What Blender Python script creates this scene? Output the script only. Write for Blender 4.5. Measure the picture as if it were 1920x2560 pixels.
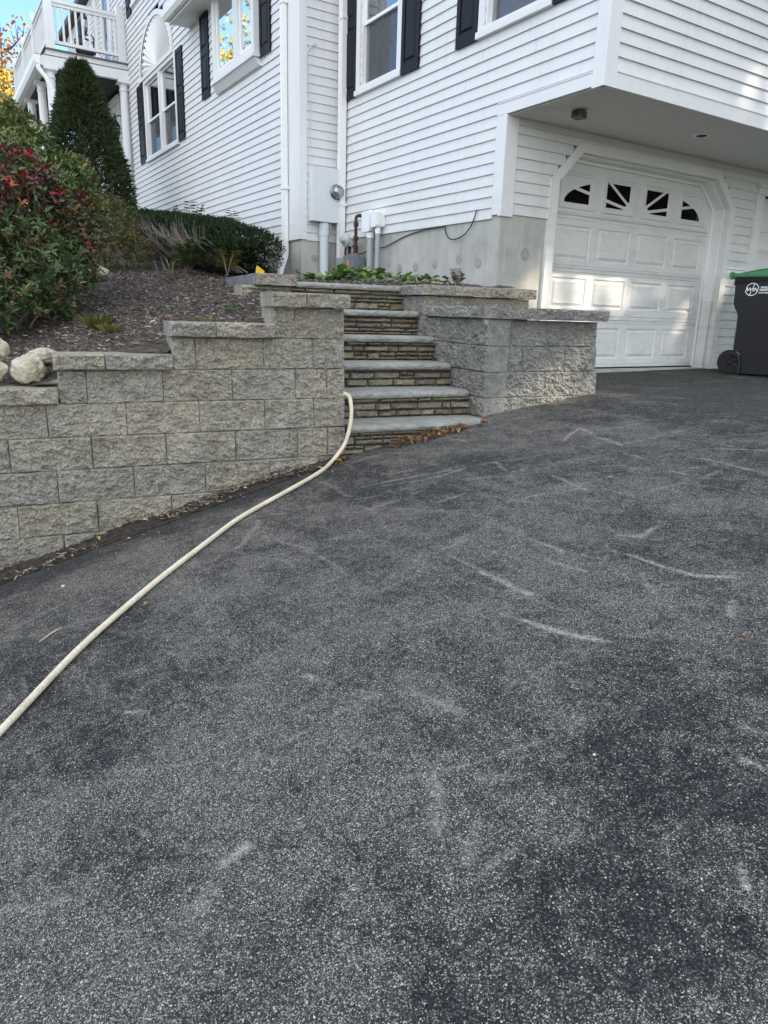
import bpy, math, random
import numpy as np
from mathutils import Vector, Matrix, noise
rnd = random.Random(7)
D = bpy.data; S = bpy.context.scene; COL = S.collection
for o in list(D.objects): D.objects.remove(o)

# ------------------------------------------------------------------ camera, sky, sun, exposure
F_PX, YAW, PITCH, ROLL = 1772.0, math.radians(147.4915), math.radians(15.6486), math.radians(1.7180)
CAM = Vector((5.6334, -4.8200, 0.5811))
fw = Vector((math.cos(PITCH)*math.cos(YAW), math.cos(PITCH)*math.sin(YAW), -math.sin(PITCH)))
rt = Vector((math.sin(YAW), -math.cos(YAW), 0)); upv = rt.cross(fw)
c_, s_ = math.cos(ROLL), math.sin(ROLL)
rt2 = c_*rt + s_*upv; up2 = -s_*rt + c_*upv
cam = D.cameras.new('camera'); cam.sensor_fit = 'VERTICAL'; cam.sensor_height = 36; cam.sensor_width = 27
cam.lens = F_PX/2560*36; cam.clip_end = 2000; cam.clip_start = 0.05
co = D.objects.new('camera', cam); COL.objects.link(co)
co.matrix_world = Matrix(((rt2.x, up2.x, -fw.x, CAM.x), (rt2.y, up2.y, -fw.y, CAM.y), (rt2.z, up2.z, -fw.z, CAM.z), (0, 0, 0, 1)))
S.camera = co
SUN_EL, SUN_AZ = math.radians(34), math.radians(46)      # azimuth from +X towards +Y
sdir = Vector((math.cos(SUN_EL)*math.cos(SUN_AZ), math.cos(SUN_EL)*math.sin(SUN_AZ), math.sin(SUN_EL)))
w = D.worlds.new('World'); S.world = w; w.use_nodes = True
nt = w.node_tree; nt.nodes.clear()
sky = nt.nodes.new('ShaderNodeTexSky'); sky.sky_type = 'NISHITA'; sky.sun_disc = False
sky.sun_elevation = SUN_EL; sky.sun_rotation = math.atan2(sdir.x, sdir.y)
sky.air_density = 0.8; sky.dust_density = 2.2; sky.ozone_density = 1.0
bg = nt.nodes.new('ShaderNodeBackground'); bg.inputs['Strength'].default_value = 0.13
wo = nt.nodes.new('ShaderNodeOutputWorld')
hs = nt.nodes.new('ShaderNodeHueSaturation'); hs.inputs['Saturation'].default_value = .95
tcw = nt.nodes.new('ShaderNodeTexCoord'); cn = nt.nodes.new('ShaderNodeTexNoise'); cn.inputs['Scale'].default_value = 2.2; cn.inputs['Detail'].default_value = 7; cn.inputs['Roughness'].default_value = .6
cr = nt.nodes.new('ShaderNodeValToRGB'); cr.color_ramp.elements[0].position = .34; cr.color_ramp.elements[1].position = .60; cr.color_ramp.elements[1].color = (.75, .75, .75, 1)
cm = nt.nodes.new('ShaderNodeMix'); cm.data_type = 'RGBA'; cm.inputs[7].default_value = (6.9, 6.75, 6.5, 1)   # white cloud layer added to make the sky light whiter and stronger
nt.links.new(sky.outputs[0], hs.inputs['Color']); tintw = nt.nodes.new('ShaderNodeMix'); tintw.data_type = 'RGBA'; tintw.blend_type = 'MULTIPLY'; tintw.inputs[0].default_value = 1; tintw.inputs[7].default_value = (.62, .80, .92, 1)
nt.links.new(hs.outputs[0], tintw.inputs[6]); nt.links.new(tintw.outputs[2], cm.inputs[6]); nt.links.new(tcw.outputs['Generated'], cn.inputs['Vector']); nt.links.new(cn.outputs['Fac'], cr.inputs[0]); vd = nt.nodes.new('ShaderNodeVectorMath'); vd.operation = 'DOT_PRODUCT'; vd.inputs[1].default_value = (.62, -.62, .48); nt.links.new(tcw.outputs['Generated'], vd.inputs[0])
mr = nt.nodes.new('ShaderNodeMapRange'); mr.inputs[1].default_value = -.05; mr.inputs[2].default_value = .55; nt.links.new(vd.outputs['Value'], mr.inputs[0])   # unseen cloud bank added south east to light the house; west kept clear
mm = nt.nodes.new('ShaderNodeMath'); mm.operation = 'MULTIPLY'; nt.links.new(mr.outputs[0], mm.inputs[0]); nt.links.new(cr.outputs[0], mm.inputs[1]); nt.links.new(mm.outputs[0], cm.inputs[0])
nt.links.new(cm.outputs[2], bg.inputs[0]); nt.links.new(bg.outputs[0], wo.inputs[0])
sl = D.lights.new('sun', 'SUN'); sl.energy = 2.2; sl.angle = math.radians(0.5); sl.color = (1.0, 0.87, 0.68)
so = D.objects.new('sun', sl); COL.objects.link(so)
so.rotation_euler = (-sdir).to_track_quat('-Z', 'Y').to_euler(); so.location = (20, 20, 30)
S.view_settings.view_transform = 'Standard'; S.view_settings.look = 'None'
S.view_settings.exposure = 2.0; S.view_settings.gamma = 1; S.view_settings.use_curve_mapping = False
S.render.engine = 'CYCLES'; S.cycles.max_bounces = 8; S.cycles.transparent_max_bounces = 12
S.cycles.use_denoising = True

# ------------------------------------------------------------------ materials
def nmat(name):
    m = D.materials.new(name); m.use_nodes = True; t = m.node_tree
    return m, t, t.nodes['Principled BSDF']
def N(t, typ, **kw):
    n = t.nodes.new(typ)
    for k, v in kw.items():
        if k.startswith('i_'): n.inputs[k[2:].replace('_', ' ')].default_value = v
        elif k[0] == 'n' and k[1:].isdigit(): n.inputs[int(k[1:])].default_value = v
        else: setattr(n, k, v)
    return n
def lk(t, a, b): t.links.new(a, b)
def ramp(t, fac, stops):
    r = t.nodes.new('ShaderNodeValToRGB'); e = r.color_ramp.elements
    while len(e) < len(stops): e.new(0.5)
    for i, (p, c) in enumerate(stops):
        e[i].position = p
        e[i].color = c if len(c) == 4 else (*c, 1)
    if fac is not None: lk(t, fac, r.inputs[0])
    return r.outputs[0]
def g(v): return (v, v, v, 1)
def coords(t, scale=(1, 1, 1), rot=(0, 0, 0), loc=(0, 0, 0)):
    c = t.nodes.new('ShaderNodeTexCoord'); m = t.nodes.new('ShaderNodeMapping')
    m.inputs['Scale'].default_value = scale; m.inputs['Rotation'].default_value = rot; m.inputs['Location'].default_value = loc
    lk(t, c.outputs['Object'], m.inputs[0]); return m.outputs[0]
def noi(t, vec, scale, detail=4, rough=.55, dist=0):
    n = t.nodes.new('ShaderNodeTexNoise'); n.inputs['Scale'].default_value = scale; n.inputs['Detail'].default_value = detail
    n.inputs['Roughness'].default_value = rough; n.inputs['Distortion'].default_value = dist
    if vec is not None: lk(t, vec, n.inputs['Vector'])
    return n.outputs['Fac']
def vor(t, vec, scale, out='Distance', feature='F1', rand=1):
    n = t.nodes.new('ShaderNodeTexVoronoi'); n.feature = feature; n.inputs['Scale'].default_value = scale
    n.inputs['Randomness'].default_value = rand
    if vec is not None: lk(t, vec, n.inputs['Vector'])
    return n.outputs[out]
def math_(t, op, a, b=None, c=None):
    n = t.nodes.new('ShaderNodeMath'); n.operation = op
    for i, v in enumerate((a, b, c)):
        if v is None: continue
        if isinstance(v, (int, float)): n.inputs[i].default_value = v
        else: lk(t, v, n.inputs[i])
    return n.outputs[0]
def mix(t, fac, a, b, blend='MIX'):
    n = t.nodes.new('ShaderNodeMix'); n.data_type = 'RGBA'; n.blend_type = blend
    for i, v in ((0, fac), (6, a), (7, b)):
        if isinstance(v, (int, float)): n.inputs[i].default_value = v
        elif isinstance(v, tuple): n.inputs[i].default_value = v if len(v) == 4 else (*v, 1)
        else: lk(t, v, n.inputs[i])
    return n.outputs[2]
def maprange(t, v, a, b, c=0., d=1.):
    n = t.nodes.new('ShaderNodeMapRange'); lk(t, v, n.inputs[0])
    for i, q in enumerate((a, b, c, d)): n.inputs[i+1].default_value = q
    return n.outputs[0]
def bump(t, p, h, strength=.5, dist=.01):
    b = t.nodes.new('ShaderNodeBump'); b.inputs['Strength'].default_value = strength; b.inputs['Distance'].default_value = dist
    lk(t, h, b.inputs['Height']); lk(t, b.outputs[0], p.inputs['Normal']); return b
def simple(name, col, rough=.6, metal=0., spec=.5, var=.0, scale=8, bmp=0):
    m, t, p = nmat(name)
    p.inputs['Roughness'].default_value = rough; p.inputs['Metallic'].default_value = metal
    p.inputs['Specular IOR Level'].default_value = spec
    v = coords(t)
    if var:
        f = noi(t, v, scale, 5, .6)
        c = ramp(t, f, [(.25, tuple(x*(1-var) for x in col)), (.75, tuple(min(1, x*(1+var)) for x in col))])
        lk(t, c, p.inputs['Base Color'])
    else: p.inputs['Base Color'].default_value = (*col, 1)
    if bmp: bump(t, p, noi(t, v, scale*6, 4), bmp, .004)
    return m
def attr(t, name='Col'):
    a = t.nodes.new('ShaderNodeAttribute'); a.attribute_name = name; return a.outputs['Color']

def mat_paint(name, col=(.70, .70, .695), dirt=.10):
    m, t, p = nmat(name); v = coords(t, (1, 1, 1))
    f1 = noi(t, v, 1.7, 6, .65); vs = coords(t, (9, 9, .7)); f2 = noi(t, vs, 1.5, 5, .6)
    f = math_(t, 'MULTIPLY_ADD', f2, .5, math_(t, 'MULTIPLY', f1, .5))
    c = ramp(t, f, [(.28, tuple(x*(1-dirt) for x in col)), (.52, col), (.8, tuple(x*1.02 for x in col))])
    sp = vor(t, v, 14, 'Distance'); sm = ramp(t, sp, [(.03, g(1)), (.06, g(0))])
    gate = ramp(t, noi(t, v, 2.3, 2), [(.55, g(0)), (.65, g(.5))])
    c2 = mix(t, math_(t, 'MULTIPLY', sm, gate), c, (.42, .40, .36))
    sz = t.nodes.new('ShaderNodeSeparateXYZ'); lk(t, v, sz.inputs[0]); gr = math_(t, 'MULTIPLY', maprange(t, sz.outputs[2], 1.45, 2.1, 1, 0), ramp(t, noi(t, coords(t, (1.2, 1.2, 4)), 2.4, 7, .7), [(.45, g(0)), (.75, g(.55))]))
    c2 = mix(t, gr, c2, (.44, .45, .37))
    lk(t, c2, p.inputs['Base Color']); p.inputs['Roughness'].default_value = .55; p.inputs['Specular IOR Level'].default_value = .35
    vg = coords(t, (30, 30, 120)); bump(t, p, noi(t, vg, 1.2, 4), .08, .003)
    return m
PAINT = mat_paint('white_clapboard_paint')
TRIM = mat_paint('white_trim_paint', (.74, .74, .73), .06)
DOORP = mat_paint('white_garage_door_paint', (.72, .72, .705), .04)
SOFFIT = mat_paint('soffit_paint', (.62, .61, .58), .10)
VINYL = simple('white_vinyl', (.82, .82, .81), .35, var=.03)
SHUT = simple('black_shutter_paint', (.010, .010, .014), .5, var=.2, spec=.18)
BLACK = simple('black_iron', (.012, .012, .012), .45)
RUBBER = simple('black_rubber_seal', (.01, .01, .01), .8)
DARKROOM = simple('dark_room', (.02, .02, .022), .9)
CURT = simple('grey_curtain', (.32, .33, .34), .9, var=.15, scale=12)
CEIL = simple('dark_porch_ceiling', (.012, .009, .012), .7, var=.3)  # near-black mottled base colour for the porch underside
COPPER = simple('brown_gutter_metal', (.16, .10, .08), .45, metal=.3, var=.2)
GREYLEAD = simple('weathered_grey_deck_board', (.13, .125, .115), .85, var=.3, scale=20)
GALV = simple('grey_painted_metal', (.42, .46, .46), .45, var=.12, scale=6, metal=.2)
PVCG = simple('grey_pvc_pipe', (.36, .37, .38), .45, var=.08)
PVCL = simple('pale_grey_pipe', (.60, .64, .65), .4, var=.05)
RUST = simple('rusty_iron_pipe', (.055, .022, .016), .8, var=.5, scale=30, bmp=.3)
METERG = simple('blue_grey_meter_paint', (.16, .19, .20), .55, var=.2, scale=20)
YELLOW = simple('yellow_plastic', (.75, .45, .02), .5)
GREENLID = simple('green_bin_plastic', (.012, .16, .045), .42, var=.08)
BINP = simple('black_bin_plastic', (.008, .008, .009), .5, var=.3, scale=6, bmp=.08, spec=.3)
WHITEINK = simple('white_print', (.8, .8, .8), .6)
BARK = simple('brown_bark', (.07, .055, .042), .9, var=.4, scale=14, bmp=.6)
TWIG = simple('grey_twig', (.19, .16, .13), .9, var=.3, scale=20)
WIRE = simple('black_cable', (.012, .012, .012), .6)
WIREW = simple('white_cable', (.6, .6, .58), .6)

def mat_glass(name, tint=(.02, .022, .025), refl=.55):
    m, t, p = nmat(name)
    out = t.nodes['Material Output']; gl = N(t, 'ShaderNodeBsdfGlossy'); gl.inputs['Roughness'].default_value = .02
    gl.inputs['Color'].default_value = (.9, .93, .95, 1)
    tr = N(t, 'ShaderNodeBsdfTransparent'); tr.inputs['Color'].default_value = (.62, .66, .67, 1)
    fr = N(t, 'ShaderNodeFresnel'); fr.inputs['IOR'].default_value = 1.5
    fac = math_(t, 'MINIMUM', math_(t, 'MULTIPLY_ADD', fr.outputs[0], 1.4, refl-.4), 1.0)
    mx = N(t, 'ShaderNodeMixShader'); lk(t, fac, mx.inputs[0]); lk(t, tr.outputs[0], mx.inputs[1]); lk(t, gl.outputs[0], mx.inputs[2])
    lk(t, mx.outputs[0], out.inputs[0]); t.nodes.remove(p); return m
GLASS = mat_glass('window_glass', refl=.62)
GLASSB = mat_glass('reflective_bay_glass', refl=1.05)
PANE = simple('dark_door_glass', (.006, .006, .007), .04, spec=.6)
def mat_screen():
    m, t, p = nmat('insect_screen'); out = t.nodes['Material Output']
    d = N(t, 'ShaderNodeBsdfDiffuse'); d.inputs[0].default_value = (.12, .125, .14, 1)
    tr = N(t, 'ShaderNodeBsdfTransparent'); mx = N(t, 'ShaderNodeMixShader'); mx.inputs[0].default_value = .55
    lk(t, tr.outputs[0], mx.inputs[1]); lk(t, d.outputs[0], mx.inputs[2]); lk(t, mx.outputs[0], out.inputs[0]); t.nodes.remove(p)
    return m
SCREEN = mat_screen()

def mat_concrete():
    m, t, p = nmat('poured_concrete'); v = coords(t)
    f = noi(t, v, 2.2, 7, .62); vs = coords(t, (7, 7, .8)); f2 = noi(t, vs, 1.6, 5)
    c = ramp(t, math_(t, 'MULTIPLY_ADD', f, .75, math_(t, 'MULTIPLY', f2, .25)), [(.33, (.31, .305, .28)), (.5, (.42, .415, .38)), (.66, (.51, .50, .45))])
    pit = ramp(t, vor(t, v, 22), [(.05, g(1)), (.09, g(0))]); gate = ramp(t, noi(t, v, 5, 2), [(.58, g(0)), (.64, g(.8))])
    st = ramp(t, noi(t, coords(t, (14, 14, .5)), 1.3, 4), [(.62, g(0)), (.74, g(.35))])
    c = mix(t, st, c, (.58, .57, .54)); c = mix(t, math_(t, 'MULTIPLY', pit, gate), c, (.12, .115, .10))
    lk(t, c, p.inputs['Base Color']); p.inputs['Roughness'].default_value = .9
    bump(t, p, noi(t, v, 60, 6, .7), .25, .004); return m
CONC = mat_concrete()
TIE = simple('concrete_tie_patch', (.33, .325, .30), .95, var=.3, scale=40, bmp=.5)

def mat_block(name, colscale=1.):
    m, t, p = nmat(name); v = coords(t); a = attr(t)
    f = noi(t, v, 9, 8, .7); fine = noi(t, v, 70, 5, .7)
    mo = ramp(t, f, [(.28, g(.62)), (.5, g(1.0)), (.72, g(1.32))])
    a = mix(t, ramp(t, noi(t, v, 4.5, 4, .6), [(.45, g(0)), (.65, g(.5))]), a, (.33, .315, .28))
    c = mix(t, 1., a, mo, 'MULTIPLY')
    c = mix(t, 1., c, ramp(t, fine, [(.28, g(.5)), (.5, g(1)), (.74, g(1.55))]), 'MULTIPLY')
    sp = ramp(t, vor(t, v, 110, 'Distance'), [(.10, g(1)), (.2, g(0))])
    gate = ramp(t, vor(t, v, 110, 'Color'), [(.80, g(0)), (.84, g(1))])
    c = mix(t, math_(t, 'MULTIPLY', sp, gate), c, (.72, .70, .65))
    lk(t, c, p.inputs['Base Color']); p.inputs['Roughness'].default_value = .95; p.inputs['Specular IOR Level'].default_value = .2
    h = math_(t, 'MULTIPLY_ADD', noi(t, coords(t, (1, 1.3, 1.5), (.5, .3, .2)), 52, 10, .8, .2), 1.0, math_(t, 'MULTIPLY', noi(t, v, 170, 5, .75), .45))
    bump(t, p, h, 1.0, .022); return m
BLOCK = mat_block('split_face_concrete_block')
def mat_stone(name, bs=.8):
    m, t, p = nmat(name); v = coords(t); a = attr(t)
    f = noi(t, coords(t, (6, 6, 22)), 2.2, 7, .68)
    c = mix(t, 1., a, ramp(t, f, [(.28, g(.6)), (.5, g(1)), (.75, g(1.3))]), 'MULTIPLY')
    c = mix(t, 1., c, ramp(t, noi(t, v, 60, 4), [(.3, g(.75)), (.7, g(1.25))]), 'MULTIPLY')
    lk(t, c, p.inputs['Base Color']); p.inputs['Roughness'].default_value = .88; p.inputs['Specular IOR Level'].default_value = .25
    bump(t, p, noi(t, coords(t, (20, 20, 60)), 2.0, 7, .7), bs, .012); return m
LEDGE = mat_stone('ledgestone'); 
def mat_granite():
    m, t, p = nmat('blue_grey_granite'); v = coords(t)
    f = noi(t, v, 6, 8, .7); fine = noi(t, v, 140, 3, .7)
    c = ramp(t, f, [(.3, (.19, .195, .175)), (.52, (.28, .28, .25)), (.75, (.36, .355, .315))])
    c = mix(t, 1., c, ramp(t, fine, [(.3, g(.7)), (.7, g(1.3))]), 'MULTIPLY')
    lk(t, c, p.inputs['Base Color']); p.inputs['Roughness'].default_value = .85; p.inputs['Specular IOR Level'].default_value = .25
    bump(t, p, noi(t, v, 55, 8, .72), .45, .007); return m
GRANITE = mat_granite()
def mat_boulder():
    m, t, p = nmat('field_boulder'); v = coords(t)
    f = noi(t, v, 5, 8, .7)
    c = ramp(t, f, [(.3, (.26, .21, .14)), (.46, (.46, .40, .29)), (.6, (.52, .48, .38)), (.8, (.36, .35, .31))])
    c = mix(t, 1., c, ramp(t, noi(t, v, 70, 4), [(.3, g(.75)), (.7, g(1.2))]), 'MULTIPLY')
    lk(t, c, p.inputs['Base Color']); p.inputs['Roughness'].default_value = .9
    bump(t, p, noi(t, v, 22, 10, .75, .4), .8, .02); return m
BOULD = mat_boulder()
def mat_asphalt():
    m, t, p = nmat('worn_asphalt'); v = coords(t)
    at = t.nodes.new('ShaderNodeAttribute'); at.attribute_name = 'Mask'; sm_ = t.nodes.new('ShaderNodeSeparateColor'); lk(t, at.outputs['Color'], sm_.inputs[0])
    mid = noi(t, v, 9, 5, .65, .4)
    W = maprange(t, math_(t, 'ADD', sm_.outputs[0], math_(t, 'MULTIPLY_ADD', mid, .7, -.35)), .14, .86)
    nn = t.nodes.new('ShaderNodeTexNoise'); nn.inputs['Scale'].default_value = 150; nn.inputs['Detail'].default_value = 2; lk(t, v, nn.inputs['Vector'])
    vm = t.nodes.new('ShaderNodeVectorMath'); vm.operation = 'MULTIPLY_ADD'; vm.inputs[1].default_value = (.007, .007, .007); lk(t, nn.outputs['Color'], vm.inputs[0]); lk(t, v, vm.inputs[2])
    W = math_(t, 'ADD', W, math_(t, 'MULTIPLY', sm_.outputs[1], .55))
    def stones(scale, lo, hi, r0, r1):
        vv = t.nodes.new('ShaderNodeTexVoronoi'); vv.inputs['Scale'].default_value = scale; lk(t, vm.outputs[0], vv.inputs['Vector'])
        sc = t.nodes.new('ShaderNodeSeparateColor'); lk(t, vv.outputs['Color'], sc.inputs[0])
        bare = math_(t, 'LESS_THAN', sc.outputs[0], math_(t, 'MULTIPLY_ADD', W, hi, lo))
        size = math_(t, 'MULTIPLY_ADD', sc.outputs[2], r1-r0, r0)
        return vv, sc, math_(t, 'MULTIPLY', bare, maprange(t, math_(t, 'SUBTRACT', size, vv.outputs['Distance']), -.05, .07))
    clump = maprange(t, noi(t, v, 26, 3, .6), .35, .65, -.28, .28)
    W = math_(t, 'ADD', W, clump)
    vv, sc, st1 = stones(215, .10, .40, .30, .54); v2, sc2, st2 = stones(360, .10, .44, .36, .58)
    vb = t.nodes.new('ShaderNodeTexVoronoi'); vb.inputs['Scale'].default_value = 165; lk(t, vm.outputs[0], vb.inputs['Vector'])
    sb = t.nodes.new('ShaderNodeSeparateColor'); lk(t, vb.outputs['Color'], sb.inputs[0])
    coated = ramp(t, sb.outputs[0], [(0, (.013, .0132, .0145)), (.5, (.030, .0302, .032)), (.85, (.060, .059, .059)), (1, (.105, .100, .093))])
    binder = mix(t, 1., coated, ramp(t, vb.outputs['Distance'], [(.30, g(1.15)), (.62, g(.30))]), 'MULTIPLY')
    binder = mix(t, 1., binder, ramp(t, noi(t, v, 420, 3, .7), [(.3, g(.7)), (.7, g(1.4))]), 'MULTIPLY')
    dust = mix(t, math_(t, 'MULTIPLY', W, .20), binder, (.125, .118, .106))
    def sc_col(o): return ramp(t, o, [(0, (.11, .10, .087)), (.3, (.25, .227, .188)), (.65, (.40, .362, .297)), (.92, (.54, .495, .42)), (1, (.64, .61, .55))])
    c = mix(t, math_(t, 'MULTIPLY', st2, .85), dust, sc_col(sc2.outputs[1])); c = mix(t, math_(t, 'MULTIPLY', st1, .95), c, sc_col(sc.outputs[1]))
    brk = ramp(t, noi(t, v, 70, 6, .85), [(.43, g(0)), (.54, g(1))])
    c = mix(t, math_(t, 'MULTIPLY', sm_.outputs[1], math_(t, 'MULTIPLY', brk, .85)), c, (.47, .43, .365))
    c = mix(t, math_(t, 'MULTIPLY', sm_.outputs[2], .7), c, (.030, .031, .033))
    lk(t, c, p.inputs['Base Color']); p.inputs['Roughness'].default_value = .8; p.inputs['Specular IOR Level'].default_value = .35
    h = math_(t, 'ADD', math_(t, 'MULTIPLY', vb.outputs['Distance'], -1.), math_(t, 'MULTIPLY', v2.outputs['Distance'], -.35))
    bump(t, p, h, .85, .007); return m
ASPHALT = mat_asphalt()
def mat_soil(name, dark=1.):
    m, t, p = nmat(name); v = coords(t)
    f = noi(t, v, 18, 8, .72)
    c = ramp(t, f, [(.28, (.021*dark, .0175*dark, .015*dark)), (.5, (.056*dark, .047*dark, .040*dark)), (.72, (.115*dark, .097*dark, .081*dark))])
    lk(t, c, p.inputs['Base Color']); p.inputs['Roughness'].default_value = 1; p.inputs['Specular IOR Level'].default_value = .1
    bump(t, p, noi(t, v, 50, 7, .75), 1., .03); return m
SOIL = mat_soil('damp_soil', 1.35); MULCH = mat_soil('brown_mulch', 2.1)
def mat_ground():
    m, t, p = nmat('wild_ground'); v = coords(t)
    c = ramp(t, noi(t, v, .6, 8, .7), [(.3, (.03, .04, .015)), (.55, (.07, .065, .03)), (.75, (.12, .08, .035))])
    lk(t, c, p.inputs['Base Color']); p.inputs['Roughness'].default_value = 1; return m
GROUND = mat_ground()
def mat_leaf(name, trans=.25, rough=.45, spec=.4):
    m, t, p = nmat(name); out = t.nodes['Material Output']; a = attr(t)
    lk(t, a, p.inputs['Base Color']); p.inputs['Roughness'].default_value = rough; p.inputs['Specular IOR Level'].default_value = spec
    tr = N(t, 'ShaderNodeBsdfTranslucent'); lk(t, a, tr.inputs[0])
    mx = N(t, 'ShaderNodeMixShader'); mx.inputs[0].default_value = trans
    lk(t, p.outputs[0], mx.inputs[1]); lk(t, tr.outputs[0], mx.inputs[2]); lk(t, mx.outputs[0], out.inputs[0]); return m
LEAF = mat_leaf('glossy_leaf', .18, .38); NEEDLE = mat_leaf('needle_foliage', .1, .7, .2); DRY = mat_leaf('dry_leaf', .2, .8, .15)
def mat_brick():
    m, t, p = nmat('red_brick'); v = coords(t, (1, 1, 1), (math.pi/2, 0, math.pi/2))
    b = t.nodes.new('ShaderNodeTexBrick'); lk(t, v, b.inputs['Vector']); b.inputs['Scale'].default_value = 1
    b.inputs['Brick Width'].default_value = .2; b.inputs['Row Height'].default_value = .068; b.inputs['Mortar Size'].default_value = .006
    b.inputs['Color1'].default_value = (.16, .045, .03, 1); b.inputs['Color2'].default_value = (.11, .035, .028, 1); b.inputs['Mortar'].default_value = (.2, .18, .16, 1)
    lk(t, b.outputs[0], p.inputs['Base Color']); p.inputs['Roughness'].default_value = .9; return m
BRICK = mat_brick()
def mat_hose():
    m, t, p = nmat('cream_hose_rubber'); v = coords(t)
    c = ramp(t, noi(t, v, 7, 6, .7), [(.3, (.52, .43, .30)), (.55, (.69, .595, .44)), (.75, (.77, .68, .52))])
    c = mix(t, 1., c, ramp(t, noi(t, v, 90, 3), [(.3, g(.8)), (.7, g(1.1))]), 'MULTIPLY')
    lk(t, c, p.inputs['Base Color']); p.inputs['Roughness'].default_value = .7; return m
HOSE = mat_hose()
SHINGLE = simple('grey_roof_shingle', (.10, .10, .10), .9, var=.3, scale=12)

# ------------------------------------------------------------------ mesh helpers
class MB:
    def __init__(s): s.v = []; s.f = []; s.mi = []; s.c = []; s.cur = 0; s.col = None; s.has = False
    def vert(s, p):
        s.v.append(tuple(p)); s.c.append(s.col or (1, 1, 1, 1)); s.has |= s.col is not None
        return len(s.v)-1
    def face(s, *idx): s.f.append(tuple(idx)); s.mi.append(s.cur)
    def poly(s, pts): s.face(*[s.vert(p) for p in pts])
    def hexa(s, p):     # 8 points: bottom ring 0-3, top ring 4-7
        i = [s.vert(q) for q in p]
        for q in ((3, 2, 1, 0), (4, 5, 6, 7), (0, 1, 5, 4), (1, 2, 6, 5), (2, 3, 7, 6), (3, 0, 4, 7)): s.face(*[i[k] for k in q])
    def box(s, a, b):
        (x0, y0, z0), (x1, y1, z1) = a, b
        s.hexa([(x0, y0, z0), (x1, y0, z0), (x1, y1, z0), (x0, y1, z0), (x0, y0, z1), (x1, y0, z1), (x1, y1, z1), (x0, y1, z1)])
    def tube(s, pts, r, n=8, cap=True):
        pts = [Vector(p) for p in pts]; rr = r if isinstance(r, (list, tuple)) else [r]*len(pts)
        rings = []; prev = None
        for i, p in enumerate(pts):
            d = (pts[min(i+1, len(pts)-1)]-pts[max(i-1, 0)]).normalized()
            if prev is None:
                a = Vector((0, 0, 1)) if abs(d.z) < .9 else Vector((1, 0, 0)); u = d.cross(a).normalized()
            else: u = (prev - d*prev.dot(d)).normalized()
            prev = u; q = d.cross(u)
            rings.append([s.vert(p+rr[i]*(u*math.cos(2*math.pi*k/n)+q*math.sin(2*math.pi*k/n))) for k in range(n)])
        for A, B in zip(rings, rings[1:]):
            for k in range(n): s.face(A[k], A[(k+1) % n], B[(k+1) % n], B[k])
        if cap: s.face(*rings[0][::-1]); s.face(*rings[-1])
    def lathe(s, base, prof, n=20, axis=(0, 0, 1)):
        ax = Vector(axis).normalized(); a = Vector((1, 0, 0)) if abs(ax.x) < .9 else Vector((0, 1, 0))
        u = ax.cross(a).normalized(); q = ax.cross(u); base = Vector(base); rings = []
        for r, h in prof: rings.append([s.vert(base+ax*h+r*(u*math.cos(2*math.pi*k/n)+q*math.sin(2*math.pi*k/n))) for k in range(n)])
        for A, B in zip(rings, rings[1:]):
            for k in range(n): s.face(A[k], A[(k+1) % n], B[(k+1) % n], B[k])
        s.face(*rings[0][::-1]); s.face(*rings[-1])
    def prism(s, ring, off):  # ring of 3d points extruded by vector off
        off = Vector(off); a = [s.vert(p) for p in ring]; b = [s.vert(Vector(p)+off) for p in ring]; n = len(ring)
        s.face(*a[::-1]); s.face(*b)
        for k in range(n): s.face(a[k], a[(k+1) % n], b[(k+1) % n], b[k])
    def grid(s, fn, nu, nv):
        ids = [[s.vert(fn(i/nu, j/nv)) for i in range(nu+1)] for j in range(nv+1)]
        for j in range(nv):
            for i in range(nu): s.face(ids[j][i], ids[j][i+1], ids[j+1][i+1], ids[j+1][i])
        return ids
def root_of(o):
    while o.parent: o = o.parent
    return o
def build(name, mb, mats, parent=None, smooth=False, loc=None):
    me = D.meshes.new(name)
    org = Vector(root_of(parent)['_o']) if parent is not None else (Vector(loc) if loc is not None else Vector((0, 0, 0)))
    vs = np.array(mb.v, dtype=float).reshape(-1, 3) - np.array(org)
    me.from_pydata(vs.tolist(), [], mb.f)
    for m in (mats if isinstance(mats, (list, tuple)) else [mats]): me.materials.append(m)
    if any(mb.mi): me.polygons.foreach_set('material_index', mb.mi)
    if smooth: me.polygons.foreach_set('use_smooth', [True]*len(me.polygons))
    if mb.has:
        ca = me.color_attributes.new('Col', 'FLOAT_COLOR', 'POINT')
        ca.data.foreach_set('color', np.array(mb.c, dtype=np.float32).ravel())
    me.update()
    o = D.objects.new(name, me); COL.objects.link(o)
    if parent is not None: o.parent = parent
    else: o.location = org; o['_o'] = tuple(org)
    return o
def recalc(o):
    import bmesh
    bm = bmesh.new(); bm.from_mesh(o.data); bmesh.ops.recalc_face_normals(bm, faces=bm.faces); bm.to_mesh(o.data); bm.free(); return o
def tag(o, label, cat, group=None):
    o['label'] = label; o['category'] = cat
    if group: o['group'] = group
    return o
def thing(name, loc, label, cat, group=None):
    o = D.objects.new(name, None); COL.objects.link(o); o.location = loc; o['_o'] = tuple(loc); o.empty_display_size = .1
    return tag(o, label, cat, group)
def kind(o, k): o['kind'] = k; return o
class Fr:   # wall frame: u along, n outward, z up
    def __init__(s, P, U, Nn): s.P = Vector(P); s.U = Vector(U); s.N = Vector(Nn)
    def __call__(s, u, n, z): return s.P+s.U*u+s.N*n+Vector((0, 0, z))
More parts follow.
